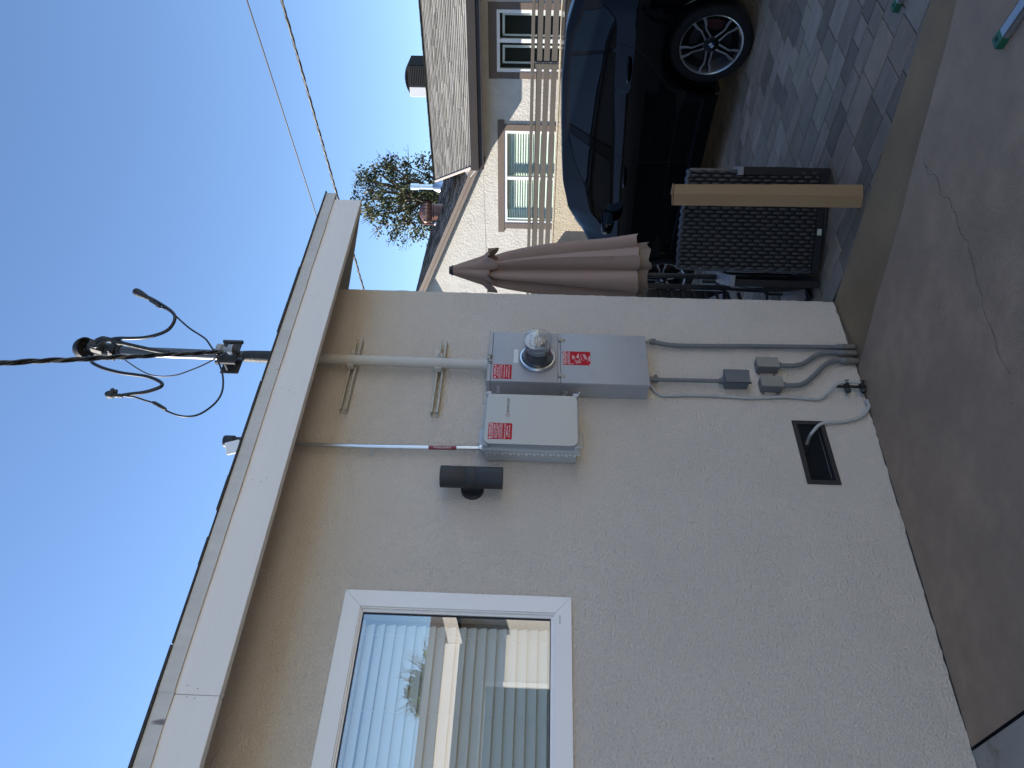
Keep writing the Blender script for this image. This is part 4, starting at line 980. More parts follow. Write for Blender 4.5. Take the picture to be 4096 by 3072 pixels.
# things on the neighbour's roof
def wing_pt(s, n): return F(s, n, wing_z(s))
tv = thing('turbine_vent', 'copper brown ribbed turbine vent on the dark wing roof', 'roof vent', wing_pt(-4.36, 2.8))
c0 = wing_pt(-4.36, 2.8); COPP = mat('vent_copper', (0.12, 0.05, 0.04), 0.35, 0.4, var=(0.2, 10)); COPS = mat('vent_rib', (0.30, 0.16, 0.12), 0.28, 0.6)
link('base', MB().lathe(c0, (0, 0, 1), [(.20, -.1), (.20, .14), (.215, .15), (.215, .18)], 24), COPP, tv, 40)
q = MB(); 
for i in range(20):
    a = 2 * math.pi * i / 20; rows = []
    for t in range(9):
        ph = math.pi * (.10 + .86 * t / 8) ; r = .25 * math.sin(ph) + .03; h = .33 - .17 * math.cos(math.pi - ph) - .01
        rows.append([c0 + V((r * math.cos(a + d), r * math.sin(a + d), h)) + V((math.cos(a + d), math.sin(a + d), 0)) * (.018 if d == 0 else 0) for d in (0, .17, .30)])
    q.grid(rows)
link('turbine', q, COPS, tv, 40)
link('turbine_core', MB().lathe(c0, (0, 0, 1), [(.20, .17), (.23, .25), (.24, .33), (.22, .42), (.14, .50), (0, .52)], 24), COPP, tv, 40)
fp_ = thing('flue_pipe', 'shiny metal flue pipe standing where the two grey roofs meet', 'flue pipe', F(-5.15, 5.8, 4.62))
q = MB(); q.lathe(F(-5.15, 5.8, 4.60), (0, 0, 1), [(.072, 0), (.072, .9), (0, .9)], 20); link('pipe', q, STEEL, fp_, 40)
q = MB(); q.lathe(F(-5.15, 5.8, 5.27), (0, 0, 1), [(.073, 0), (.092, .0), (.092, .24), (.07, .245), (0, .245)], 20); link('cap', q, STEEL, fp_, 40)
q = MB(); q.lathe(F(-5.15, 5.8, 4.58), (0, 0, 1), [(.17, 0), (.15, .16), (.10, .26), (.073, .30)], 20); link('flashing_cone', q, STEEL, fp_, 40)
c0 = wing_pt(-4.53, 2.5)
vp = thing('vent_pipe', 'thin dark vent pipe beside the copper turbine vent', 'vent pipe', c0)
link('pipe', MB().cyl(c0 - V((0, 0, .05)), c0 + V((0, 0, .36)), .026), COPP, vp, 40)
link('collar', MB().lathe(c0, (0, 0, 1), [(.06, -.03), (.06, .0), (.035, .04), (.027, .05)], 14), WHITE, vp, 40)
ac = thing('air_conditioner', 'dark louvred rooftop air conditioner seen above the ridge', 'air conditioner', F(-1.15, 4.2, 3.9))
q = MB(); fbox(q, -1.62, -1.12, 3.75, 4.45, 3.6, 5.0, .01); link('cabinet', q, mat('unit_black', (0.015, 0.016, 0.017), .7, var=(.2, 4), spec=.1), ac, 0)
q = MB(); fbox(q, -1.86, -1.625, 3.76, 4.44, 3.6, 4.98, .01); link('side_panel', q, mat('unit_grey', (0.55, 0.56, 0.57), .4), ac, 0)
q = MB()
for i in range(16): fbox(q, -1.60, -1.14, 3.738, 3.748, 4.30 + .042 * i, 4.318 + .042 * i)
link('louvre', q, mat('unit_louvre', (0.022, 0.022, 0.024), .6, spec=.2), ac, 0)
q = MB(); rows = []
for i in range(9):
    u = i / 8; z = 4.982 + .09 * math.sin(math.pi * u) ** .7; z += .02; rows.append([F(-1.80 + .66 * u, 3.78, z - .03), F(-1.80 + .66 * u, 3.85, z), F(-1.80 + .66 * u, 4.35, z), F(-1.80 + .66 * u, 4.42, z - .03)])
q.grid(rows); link('fan_dome', q, BLACKM, ac, 40)

# ---- block wall with slat fence
WN = 11.018 - FN.dot(FO)      # offset of the wall's near face in the neighbour frame
S0 = (V((10.964, 1.171, 0)) - FO).dot(FL)
bw = thing('block_wall', 'cream stucco garden wall behind the dark car, slat fence on top', 'wall', F(S0 - 3, WN, 0))
q = MB(); fbox(q, S0 - 9, S0 + 5, WN, WN + .16, -.1, 1.605); link('wall', q, YELLOWISH, bw, 0)
q = MB(); fbox(q, S0 - 9, S0 + 5, WN - .008, WN + .168, 1.606, 1.632, .004); link('wall_cap', q, YELLOWISH, bw, 0)
q = MB(); fbox(q, S0 - 4.3, S0 - 3.76, WN - .105, WN - .001, -.1, 1.56, .01); link('pilaster', q, YELLOWISH, bw, 0)
FENCE = mat('fence_paint', (0.092, 0.080, 0.068), 0.6, var=(0.08, 5))
fe = thing('slat_fence', 'brown horizontal slat fence standing on the cream garden wall', 'fence', F(S0 - 3, WN + .05, 1.63))
SL = MB()
for z0, z1 in ((1.656, 1.737), (1.766, 1.848), (1.873, 1.955)):
    fbox(SL, S0 - 9, S0 - .905, WN + .030, WN + .050, z0, z1, .002); fbox(SL, S0 - .835, S0 + 5, WN + .030, WN + .050, z0, z1, .002)
link_each('slat', SL, FENCE, fe, 0)
q = MB(); fbox(q, S0 - 9, S0 + 5, WN + .0, WN + .09, 1.986, 2.036, .003); link('top_rail', q, FENCE, fe, 0)
SL = MB()
for s_ in (S0 - .872, S0 - 4.9, S0 + 3.0): fbox(SL, s_ - .030, s_ + .022, WN + .012, WN + .075, 1.632, 1.985, .002)
link_each('post', SL, FENCE, fe, 0)

# ================================================================== CAR
th = math.atan2(0.9966, 0.0823); CO = V((7.848, -0.18, 0)); CX = V((math.cos(th), math.sin(th), 0)); CYv = V((-math.sin(th), math.cos(th), 0))
def K(x, y, z): return CO + CX * x + CYv * y + V((0, 0, z))
def lerp_tab(t, x):
    if x <= t[0][0]: return t[0][1]
    for (a, b), (c_, d) in zip(t[:-1], t[1:]):
        if x <= c_:
            u = (x - a) / (c_ - a); u = u * u * (3 - 2 * u) * .35 + u * .65; return b + (d - b) * u
    return t[-1][1]
PAINT = mat('car_paint', (0.0010, 0.0012, 0.0022), 0.06, 0.0, coat=0.20, spec=0.10, var=(0.05, 2))
CTRIM = mat('car_black_trim', (0.003, 0.003, 0.0035), 0.10, spec=0.12)
TINT = mat('car_glass', (0.002, 0.0035, 0.006), 0.02, spec=0.22)
TYRE = mat('tyre_rubber', (0.008, 0.008, 0.009), 0.8, spec=.25, bump=(60, .002))
RIMS = mat('rim_silver', (0.42, 0.43, 0.45), 0.28, 0.85)
RIMB = mat('rim_black', (0.006, 0.006, 0.007), 0.4, spec=.25)
ROOF = [(-1.15, 1.12), (-.95, 1.22), (-.6, 1.46), (-.3, 1.60), (.05, 1.672), (.55, 1.686), (.96, 1.671), (1.4, 1.646), (1.75, 1.620), (2.1, 1.55), (2.29, 1.455), (2.48, 1.325), (2.67, 1.20), (2.80, 1.125), (3.08, 1.045), (3.4, .985), (3.7, .88), (3.85, .70)]
BELT = [(-1.15, 1.02), (-.9, 1.10), (-.6, 1.17), (-.3, 1.215), (0, 1.192), (.5, 1.162), (1.0, 1.128), (1.35, 1.110), (2.03, 1.064), (2.4, 1.04), (2.8, 1.00), (3.2, .95), (3.6, .84), (3.85, .62)]
SILL = [(-1.15, .55), (-1.0, .36), (-.6, .30), (.4, .24), (2.5, .24), (3.6, .25), (3.85, .42)]
PLAN = [(-1.15, .70), (-1.0, .84), (-.7, .93), (-.3, .985), (.3, .992), (1.2, .975), (2.2, .975), (2.9, .985), (3.3, .94), (3.65, .80), (3.85, .55)]
ARCH = .470
def zlow(x):
    z = lerp_tab(SILL, x)
    for ax_ in (0.0, 2.965):
        if abs(x - ax_) < ARCH: z = max(z, .36 + math.sqrt(ARCH ** 2 - (x - ax_) ** 2))
    return z
def side_y(x, z):
    """half width of the body side at height z (below the belt)."""
    w_ = lerp_tab(PLAN, x); zb = lerp_tab(BELT, x)
    t = (z - .24) / max(.1, zb - .24)
    if t > 1: t = 1
    prof = [(0, -.055), (.10, -.035), (.25, -.022), (.42, -.028), (.60, -.006), (.76, .004), (.835, .0), (.875, -.024), (.93, -.050), (1.0, -.085)]
    b = lerp_tab(prof, t)
    fl = 0
    for ax_ in (0.0, 2.965):
        r = math.hypot(x - ax_, z - .36)
        if r < .66: fl = max(fl, (1 - max(0, (r - .46)) / .20) * .024)
    return w_ + b + fl
def green_y(x, z):
    zb, zr = lerp_tab(BELT, x), lerp_tab(ROOF, x); y0 = side_y(x, zb) - .012
    h = max(.02, zr - zb); t = min(1, max(0, (z - zb) / h))
    ins = .235 if zr - zb > .35 else .235 * max(.25, (zr - zb) / .35)
    return y0 - ins * (t ** 1.25)
xs = sorted(set([-1.15 + .05 * i for i in range(101)] + [a + s_ * ARCH * q for a in (0, 2.965) for s_ in (-1, 1) for q in (1.0, .998, .985, .96, .92)]))
xs = [x for x in xs if x <= 3.85]
def section(x):
    zl, zb, zr = zlow(x), lerp_tab(BELT, x), lerp_tab(ROOF, x)
    zl = min(zl, zb - .02)
    out = [(max(.2, side_y(x, zl) - .16), zl)]
    for i in range(15): z = zl + (zb - zl) * i / 14; out.append((side_y(x, z), z))
    he = max(.01, (zr - zb)); ze = zb + he - max(.012, min(.10 * he, .016))
    for i in range(1, 8): z = zb + (ze - zb) * i / 7; out.append((green_y(x, z), z))
    ye = out[-1][0]
    for i in range(1, 8):
        a = math.pi / 2 * i / 7; out.append((ye * (1 - math.sin(a) ** 1) if i == 7 else ye * math.cos(a) ** .55, ze + (zr - ze) * math.sin(a) ** .9))
    return out
car = thing('parked_car', 'dark navy coupe style sport utility car parked on the grey pavers', 'car', K(1.4, 0, 0))
for_rows = []
for x in xs:
    sec = section(x)
    for_rows.append([K(x, y, z) for y, z in sec] + [K(x, -y, z) for y, z in sec[-2::-1]])
q = MB(); q.grid(for_rows); q.poly([p for p in for_rows[0]]); q.poly([p for p in for_rows[-1]][::-1])
body = link('body', q, PAINT, car, 32)
q = MB(); q.prism([K(-1.0, -.8, .26), K(3.7, -.8, .26), K(3.7, .8, .26), K(-1.0, .8, .26)], (0, 0, .02))
for ax_ in (0.0, 2.965):
    pts = [(ax_ + (ARCH + .01) * math.cos(rad(a)), .36 + (ARCH + .01) * math.sin(rad(a))) for a in range(-20, 201, 11)]
    for sg in (1, -1):
        q.grid([[K(a, sg * .94, b) for a, b in pts], [K(a, sg * .60, b) for a, b in pts]]); q.poly([K(a, sg * .60, b) for a, b in pts])
link('underbody', q, mat('underbody_black', (0.006, 0.006, 0.006), .8), car, 0)
# dark lower cladding and arch trims
q = MB(); rows = []
for x in [.46 + .05 * i for i in range(42)]:
    rows.append([K(x, side_y(x, z) + .010 + (0.012 if z < .33 else 0), z) for z in (.215, .24, .30, .345)] + [K(x, side_y(x, .35), .352)])
q.grid(rows); link('sill_trim', q, CTRIM, car, 40)
q = MB()
for ax_ in (0.0, 2.965):
    rows = []
    for a in range(-14, 195, 6):
        ca_, sa_ = math.cos(rad(a)), math.sin(rad(a)); row = []
        for r, o in ((ARCH - .035, -.05), (ARCH - .03, .014), (ARCH + .004, .019), (ARCH + .026, .016), (ARCH + .031, -.004)):
            x, z = ax_ + r * ca_, .36 + r * sa_; row.append(K(x, side_y(x, max(z, .25)) + o, z))
        rows.append(row)
    q.grid(rows)
link_each('arch_trim', q, PAINT, car, 40)
# side glass: one opening split by pillars, all on the tumblehome
TOPL = [(-.30, 1.487), (-.135, 1.524), (.018, 1.577), (.157, 1.602), (.525, 1.603), (1.073, 1.578), (1.359, 1.515), (1.78, 1.333), (2.02, 1.140)]
BOTL = [(-.30, 1.40), (-.27, 1.31), (-.189, 1.235), (-.057, 1.205), (.079, 1.200), (.516, 1.173), (1.019, 1.140), (1.348, 1.124), (2.02, 1.080)]
def pane(name, xa, xb, mt, par, off, lean=(0, 0), grow=0.0):
    """strip of the greenhouse between x=xa..xb (at the bottom); lean shifts the upper end."""
    n = 22; rows = []
    for i in range(n + 1):
        u = i / n; row = []
        for j in range(7):
            v = j / 6
            x = (xa + lean[0] * v) + ((xb + lean[1] * v) - (xa + lean[0] * v)) * u
            zt, zb_ = lerp_tab(TOPL, x) + grow, lerp_tab(BOTL, x) - grow
            z = zb_ + max(.004, zt - zb_) * v
            row.append(K(x, green_y(x, z) + off, z))
        rows.append(row)
    q = MB(); q.grid(rows); return link(name, q, mt, par, 60)
pane('window_surround', -.32, 2.04, CTRIM, car, .004, grow=.022)
pane('rear_door_window', .095, 1.125, TINT, car, .0075, (.16, -.15))
pane('quarter_window', -.295, .062, TINT, car, .0075, (.10, .15))
pane('front_door_window', 1.325, 2.005, TINT, car, .0075, (-.235, -.05))
pane('door_pillar', 1.150, 1.300, CTRIM, car, .009, (-.16, -.225))
# roof rail, seams, handles, mirror
def ribbon(pts, w_, off, mt, name, par=None):
    q = MB(); rows = []
    for i, (x, z) in enumerate(pts):
        a = pts[max(0, i - 1)]; b = pts[min(len(pts) - 1, i + 1)]; dx, dz = b[0] - a[0], b[1] - a[1]; l = math.hypot(dx, dz); nx, nz = -dz / l * w_ / 2, dx / l * w_ / 2
        f = lambda X, Z: side_y(X, Z) if Z <= lerp_tab(BELT, X) else green_y(X, Z)
        rows.append([K(x + nx, f(x + nx, z + nz) + off, z + nz), K(x - nx, f(x - nx, z - nz) + off, z - nz)])
    q.grid(rows); return link(name, q, mt, par or car, 0)
def dens(p, k=10):
    o = []
    for a, b in zip(p[:-1], p[1:]): o += [(a[0] + (b[0] - a[0]) * i / k, a[1] + (b[1] - a[1]) * i / k) for i in range(k)]
    return o + [p[-1]]
GAP = mat('door_gap', (0.001, 0.001, 0.001), .9)
ribbon(dens([(.020, 1.185), (.017, 1.03), (.06, .97), (.42, .66), (.52, .50), (.52, .36)]), .006, .0016, GAP, 'door_seam')
ribbon(dens([(1.20, 1.115), (1.235, 1.0), (1.25, .7), (1.24, .36)]), .006, .0016, GAP, 'door_seam')
ribbon(dens([(2.33, 1.03), (2.38, .8), (2.36, .5), (2.30, .36)]), .006, .0016, GAP, 'door_seam')
ribbon(dens([(.55, .335), (2.40, .335)], 20), .008, .0105, CTRIM, 'sill_line')
for hx in (.24, 1.445):
    hz_ = 1.082 - (hx - .24) * .080; yo = side_y(hx, hz_)
    q = MB(); q.tube([K(hx - .125, yo + .002, hz_ + .012), K(hx - .10, yo + .022, hz_ + .010), K(hx, yo + .032, hz_ + .004), K(hx + .10, yo + .022, hz_ - .004), K(hx + .125, yo + .002, hz_ - .006)], [.010, .014, .017, .014, .010], 12)
    link('door_handle', q, PAINT, car, 50)
q = MB(); sp = []
rows = []
for i in range(11):
    a = math.pi * i / 10; r = max(.02, math.sin(a)) ** .42; row = []
    for k in range(20):
        b = 2 * math.pi * k / 20; cb, sb = math.cos(b), math.sin(b)
        row.append(K(2.015 + (.12 if cb > 0 else .045) * math.copysign(abs(cb) ** .75, cb) * r, .995 - .130 * math.cos(a), 1.105 + .072 * math.copysign(abs(sb) ** .6, sb) * r - .012 * math.cos(a)))
    rows.append(row)
q.grid(rows, True); mir = link('door_mirror', q, PAINT, car, 60)
q = MB(); q.prism([K(1.974, .995 + .105 * math.copysign(abs(math.cos(b)) ** .6, math.cos(b)), 1.107 + .054 * math.copysign(abs(math.sin(b)) ** .6, math.sin(b))) for b in [2 * math.pi * k / 28 for k in range(28)]], CX * -.004); link('mirror_glass', q, mat('mirror_silver', (.8, .8, .8), .02, 1.0), mir, 40)
q = MB(); q.tube([K(2.03, .84, 1.050), K(2.03, .93, 1.055)], [.028, .020], 10); link('mirror_arm', q, CTRIM, mir, 40)
# shark-tail spoiler lip and roof aerial
q = MB(); q.prism([K(-.62, .62, 1.475), K(-.62, -.62, 1.475), K(-.40, -.62, 1.60), K(-.40, .62, 1.60)], (0, 0, .02)); link('rear_spoiler', q, PAINT, car, 30)
# wheels
WHW, WHB = mat('roundel_white', (.55, .56, .58), .3), mat('roundel_blue', (.02, .07, .22), .3)
def wheel(ax_, sg, ph):
    yo = .955 * sg
    c = K(ax_, yo, .372); A = CYv * sg
    t = MB(); t.lathe(c - A * .135, A, [(.270, -.12), (.345, -.125), (.367, -.105), (.372, -.05), (.372, .05), (.367, .105), (.350, .128), (.320, .135), (.285, .128), (.272, .115)], 56)
    w_ = link('wheel', t, TYRE, car, 40)
    q = MB(); q.lathe(c - A * .135, A, [(.272, .118), (.282, .124), (.285, .120), (.266, .112), (.255, .06), (.250, -.1)], 56); link('rim', q, RIMS, w_, 40)
    q = MB(); q.lathe(c - A * .135, A, [(.254, .06), (.20, .01), (.06, -.02), (0, -.02)], 40); link('barrel', q, RIMB, w_, 40)
    q = MB(); q.lathe(c - A * .125, A, [(.19, .02), (.19, .03), (.10, .03)], 40); link('brake_disc', q, mat('brake_iron', (.02, .02, .021), .5, .3), w_, 40)
    q = MB()
    rows = [[c - A * .075 + CX * (r * math.cos(rad(a))) + V((0, 0, r * math.sin(rad(a)))) for r in (.13, .215)] for a in range(150, 215, 8)]
    q.grid(rows); link('brake_caliper', q, mat('caliper_red', (.035, .004, .005), .5), w_, 0)
    fr = MB(); bk = MB()
    for i in range(5):
        a = ph + 2 * math.pi * i / 5; R = CX * math.cos(a) + V((0, 0, math.sin(a))); T = CX * -math.sin(a) + V((0, 0, math.cos(a)))
        for s_ in (-1, 1):
            path = [(.055, .026), (.10, .024), (.15, .021), (.175, .022), (.205, .036), (.24, .045), (.276, .048)]
            wd = [.010, .008, .0075, .009, .011, .0125, .015]
            L_, Rr, Lb, Rb = [], [], [], []
            for (r, o), h in zip(path, wd):
                d = -.020 - .030 * max(0, 1 - r / .16) ; p = c + A * (d + .004)
                L_.append(p + R * r + T * (s_ * o - h)); Rr.append(p + R * r + T * (s_ * o + h))
                Lb.append(p + R * r + T * (s_ * o - h * 1.25) - A * .045); Rb.append(p + R * r + T * (s_ * o + h * 1.25) - A * .045)
            fr.grid([L_, Rr]); bk.grid([[x - A * .002 for x in L_], Lb]); bk.grid([[x - A * .002 for x in Rr], Rb])
    link_each('spoke', fr, RIMS, w_, 30); link('spoke_side', bk, RIMB, w_, 30)
    q = MB(); q.lathe(c - A * .055, A, [(.075, 0), (.072, .02), (.05, .034), (.034, .036), (0, .036)], 28); link('hub', q, RIMB, w_, 40)
    q = MB(); q2 = MB()
    for k in range(4):
        pts = [c - A * .0175] + [c - A * .0175 + (CX * math.cos(rad(b)) + V((0, 0, math.sin(rad(b))))) * .024 for b in range(90 * k, 90 * k + 91, 15)]
        (q if k % 2 else q2).poly(pts)
    link('hub_roundel', q, WHW, w_, 0); link('hub_roundel', q2, WHB, w_, 0)
    q = MB()
    for k in range(5):
        a = ph + 2 * math.pi * (k + .5) / 5; q.lathe(c - A * .05 + (CX * math.cos(a) + V((0, 0, math.sin(a)))) * .058, A, [(.009, 0), (.009, .016), (0, .017)], 10)
    link_each('lug_nut', q, DULLSTEEL, w_, 30)
wheel(0.0, 1, 0.05); wheel(2.965, 1, 0.5); wheel(0.0, -1, 0.3); wheel(2.965, -1, 0.9)

# ================================================================== WICKER CHAIR, BOX, PARASOL, SECOND CHAIR
CW = V((0.609, -0.793, 0)).normalized(); CF = V((0.793, 0.609, 0)).normalized(); C0 = V((3.972, 0.022, 0)); WID = .632
def Q(a, f, z): return C0 + CW * a + CF * f + V((0, 0, z))
def qbox(mb, a0, a1, f0, f1, z0, z1, bev=.0):
    return mb.obox(Q((a0 + a1) / 2, (f0 + f1) / 2, (z0 + z1) / 2), (CW, CF, (0, 0, 1)), (abs(a1 - a0) / 2, abs(f1 - f0) / 2, abs(z1 - z0) / 2), bev)
WICK = mat('wicker_strand', (0.022, 0.021, 0.022), .5, var=(.28, 40)); WICKD = mat('wicker_gap', (0.008, 0.008, 0.009), .9)
FRM = mat('chair_frame', (0.010, 0.0105, 0.014), .5, spec=.3); ARMT = mat('arm_top', (0.20, 0.21, 0.23), .4)
ch = thing('wicker_chair', 'dark grey woven wicker lounge chair seen from behind on the pavers', 'chair', Q(WID / 2, .3, 0))
ZB, ZT = .085, .945
def topz(a): return ZT - .035 * (a / WID) - .012 * (2 * a / WID - 1) ** 2
def backf(a, z): return .05 * ((z - .08) / .86) ** 1.5 - .014 * math.sin(math.pi * a / WID)
q = MB(); nc, nr = 25, 27
q.grid([[Q(WID * i / 12, backf(WID * i / 12, ZB + (topz(WID * i / 12) - ZB) * j / 10) + .006, ZB + (topz(WID * i / 12) - ZB) * j / 10) for j in range(11)] for i in range(13)])
q.grid([[Q(WID * i / 12, backf(WID * i / 12, ZB + (topz(WID * i / 12) - ZB) * j / 10) + .045, ZB + (topz(WID * i / 12) - ZB) * j / 10) for j in range(11)] for i in range(13)])
back = link('backrest', q, WICKD, ch, 0)
WRN = random.Random(5); q = MB(); cw_ = WID / nc
for i in range(nc):
    k = 0; j = 0
    per = (ZT - ZB) / 12.0
    z = ZB - per * (.5 if i % 2 else 0)
    while z < ZT:
        a = cw_ * (i + .5) + WRN.uniform(-.001, .001); za = max(ZB, z + .004); zb = min(topz(a), z + per * .93 - .004); z += per
        if zb - za < .015: continue
        rows = []
        for u in range(6):
            v = u / 5; zz_ = za + (zb - za) * v; lift = .002 + .007 * math.sin(math.pi * v); ww = cw_ * (.25 + .12 * math.sin(math.pi * v))
            rows.append([Q(a - ww, backf(a, zz_) - lift * .5, zz_), Q(a - ww * .5, backf(a, zz_) - lift, zz_), Q(a + ww * .5, backf(a, zz_) - lift, zz_), Q(a + ww, backf(a, zz_) - lift * .5, zz_)])
        q.grid(rows)
link('woven_strands', q, WICK, back, 60)
q = MB()
for o, fz in ((0, .004), (.5, .022), (0, .040)):
    pts = [Q(WID * t / 60, backf(WID * t / 60, topz(WID * t / 60)) + fz + .004 * math.sin(t * 1.3 + o * 6), topz(WID * t / 60) + .004 + .005 * math.sin(t * 1.3 + o * 9)) for t in range(61)]
    q.tube(pts, .0105, 6)
for e in (.004, WID - .004):
    q.tube([Q(e, backf(e, ZB + (topz(e) - ZB) * t / 30) + .02 + .004 * math.sin(t * 1.7), ZB + (topz(e) - ZB) * t / 30) for t in range(31)], .017, 6)
link('braided_edge', q, mat('wicker_edge', (0.050, 0.050, 0.056), .45, var=(.3, 60)), back, 60)
q = MB(); qbox(q, -.01, WID + .01, -.005, .05, .035, .084, .004); bl = link('lower_rail', q, FRM, ch, 20)
q = MB(); qbox(q, .235, .275, -.008, -.0055, .045, .072); tgl = link('tag_label', q, mat('tag_pale', (.45, .47, .40), .6), bl, 0)
for side in (0, 1):
    a0, a1 = ((-.105, -.035) if side == 0 else (WID - .030, WID + .022))
    q = MB(); pts = []
    for t in range(13):
        u = t / 12; f = .0 + .62 * u; z = .605 - .05 * u + .025 * math.sin(math.pi * u)
        pts.append((f, z))
    q.grid([[Q(a0, f, z) for f, z in pts], [Q(a1, f, z) for f, z in pts]]); q.grid([[Q(a0, f, z - .035) for f, z in pts], [Q(a1, f, z - .035) for f, z in pts]])
    q.grid([[Q(a0, f, z) for f, z in pts], [Q(a0, f, z - .035) for f, z in pts]]); q.grid([[Q(a1, f, z) for f, z in pts], [Q(a1, f, z - .035) for f, z in pts]])
    q.poly([Q(a0, 0, .605), Q(a1, 0, .605), Q(a1, 0, .570), Q(a0, 0, .570)]); arm = link('armrest', q, ARMT, ch, 30)
    q = MB(); qbox(q, a0 + .0 if side == 0 else a0, a0 + .045 if side == 0 else a1, -.006, .04, .02, .568, .003); qbox(q, a0, a1, .50, .545, .02, .555, .003); qbox(q, a0, a1, .041, .499, .02, .06, .003); link('side_frame', q, FRM, ch, 20)
    q = MB(); rows = []
    for t in range(11):
        f = .04 + .46 * t / 10; rows.append([Q((a0 - .035 * math.sin(math.pi * v / 8)) if side == 0 else (a1 + .006 * math.sin(math.pi * v / 8)), f, .06 + .50 * v / 8) for v in range(9)])
    q.grid(rows); link('side_panel', q, mat('wicker_side', (0.03, 0.03, 0.032), .6, bump=(70, .01), stretch=(1, 1, .3)), ch, 50)
q = MB(); qbox(q, 0, WID, .05, .56, .30, .36, .01); link('seat', q, WICK, ch, 0)
q = MB(); q.lathe(Q(WID / 2, .27, 0), (0, 0, 1), [(0, .0), (.235, .0), (.26, .012), (.25, .035), (.10, .06), (.07, .10), (.07, .30), (0, .30)], 36); link('swivel_base', q, FRM, ch, 40)

bx_ = thing('cardboard_box', 'tall narrow brown cardboard box standing on end against the wicker chair', 'cardboard box', (3.86, -.62, 0))
CARD = mat('cardboard', (0.25, 0.158, 0.078), .85, var=(.07, 5), bump=(25, .0015), spots=((.24, .16, .09), 15, .70), stretch=(1, 1, .25))
bc = [V((3.905, -.690, .006)), V((3.852, -.650, .002)), V((3.818, -.592, .004)), V((3.873, -.628, .006))]
tcn = [V((4.150, -.500, 1.030)), V((4.092, -.470, 1.040)), V((4.058, -.410, 1.036)), V((4.115, -.44, 1.03))]
q = MB(); NB = 14
rows = []
for i in range(NB + 1):
    u = i / NB; rows.append([b.lerp(t, u) + V((random.uniform(-.0012, .0012), random.uniform(-.0012, .0012), 0)) for b, t in zip(bc, tcn)])
q.grid([r + [r[0]] for r in rows]); q.poly(rows[0]); link('body', q, CARD, bx_, 0)
q = MB()
o = (tcn[0] + tcn[2]) / 2
q.prism([tcn[0] + V((0, 0, .002)), tcn[1] + V((-.002, -.002, .006)), tcn[2] + V((0, 0, .003)), tcn[3] + V((0, 0, .001))], (.004, .003, .006)); q.prism([tcn[0] + V((.006, -.004, .008)), tcn[1] + V((.002, -.004, .012)), tcn[1] + V((.012, .014, .014)), tcn[0] + V((.02, .014, .010))], (0, 0, .0025)); link('top_flap', q, CARD, bx_, 0)

# parasol
um = thing('closed_parasol', 'closed taupe patio parasol standing behind the wall corner', 'parasol', (4.31, .40, 0))
FAB = mat('parasol_fabric', (0.34, 0.243, 0.195), .9, var=(.05, 4), bump=(500, .0004), spec=.2); FABI = mat('parasol_lining', (0.22, 0.168, 0.128), .9, spec=.2)
UC = V((4.318, .378, 0)); UCb = V((4.345, .352, 0))
def uax(z): return UC.lerp(UCb, (2.49 - z) / 1.4)
def canopy(z0, z1, r0, r1, nz, folds, depth0, depth1, ph, wob=0.0, flare=0.0, hem=0.0, sd=1, ex=1.0):
    rr = random.Random(sd); offs = [rr.uniform(-.35, .35) for _ in range(folds)]; amp = [rr.uniform(.7, 1.3) for _ in range(folds)]; rows = []
    na = folds * 12
    for i in range(nz + 1):
        u = i / nz; row = []
        for j in range(na):
            a = 2 * math.pi * j / na; fi = int(j / 12) % folds; ff = (j % 12) / 12
            R = r0 + (r1 - r0) * u ** ex + (flare * max(0, u - .8) / .2)
            c_ = (math.cos(2 * math.pi * ff) - 1) / 2
            dp = (depth0 + (depth1 - depth0) * u) * amp[fi]
            r = R * (1 + dp * c_) + wob * math.sin(u * 7 + fi)
            an = a + ph + .22 * math.sin(2 * math.pi * ff + offs[fi] * 3) * u * .6
            z = z0 + (z1 - z0) * u + (hem * math.sin(fi * 2.1 + ff * 6.28) if i == nz else hem * .5 * u * math.sin(fi * 2.1))
            row.append(uax(z) + V((r * math.cos(an), r * math.sin(an), z)))
        rows.append(row)
    q = MB(); q.grid(rows, True); return q
link('vent_tier', canopy(2.475, 2.185, .034, .128, 16, 6, .08, .36, .25, 0, .034, .040, 3), FAB, um, 50)
link('canopy', canopy(2.24, 1.168, .066, .255, 30, 7, .50, .30, .75, .004, .010, .008, 8, .50), FAB, um, 50)
link('canopy_lining', canopy(1.35, 1.085, .17, .200, 8, 6, .25, .14, .1, 0, 0, .014, 12), FABI, um, 50)
link('finial', MB().lathe(uax(2.47) + V((0, 0, 2.47)), (0, 0, 1), [(.036, 0), (.037, .012), (.030, .018), (.030, .030), (0, .033)], 24), BLACKM, um, 40)
link('pole', MB().cyl(uax(2.4) + V((0, 0, .02)), uax(2.4) + V((0, 0, 2.47)), .019, n=16), BLACKM, um, 40)
q = MB(); q.prism([V((4.40, .66, .004)), V((4.46, .36, .004)), V((4.22, .26, .004)), V((4.02, .28, .004)), V((4.05, .62, .004))], (0, 0, .03)); link('base_plate', q, mat('base_blue_black', (0.03, 0.045, 0.075), .4), um, 0)
q = MB(); q.cyl((4.235, .268, .045), (3.99, .262, .010), .013, n=10); link('base_bar', q, BLACKM, um, 40)

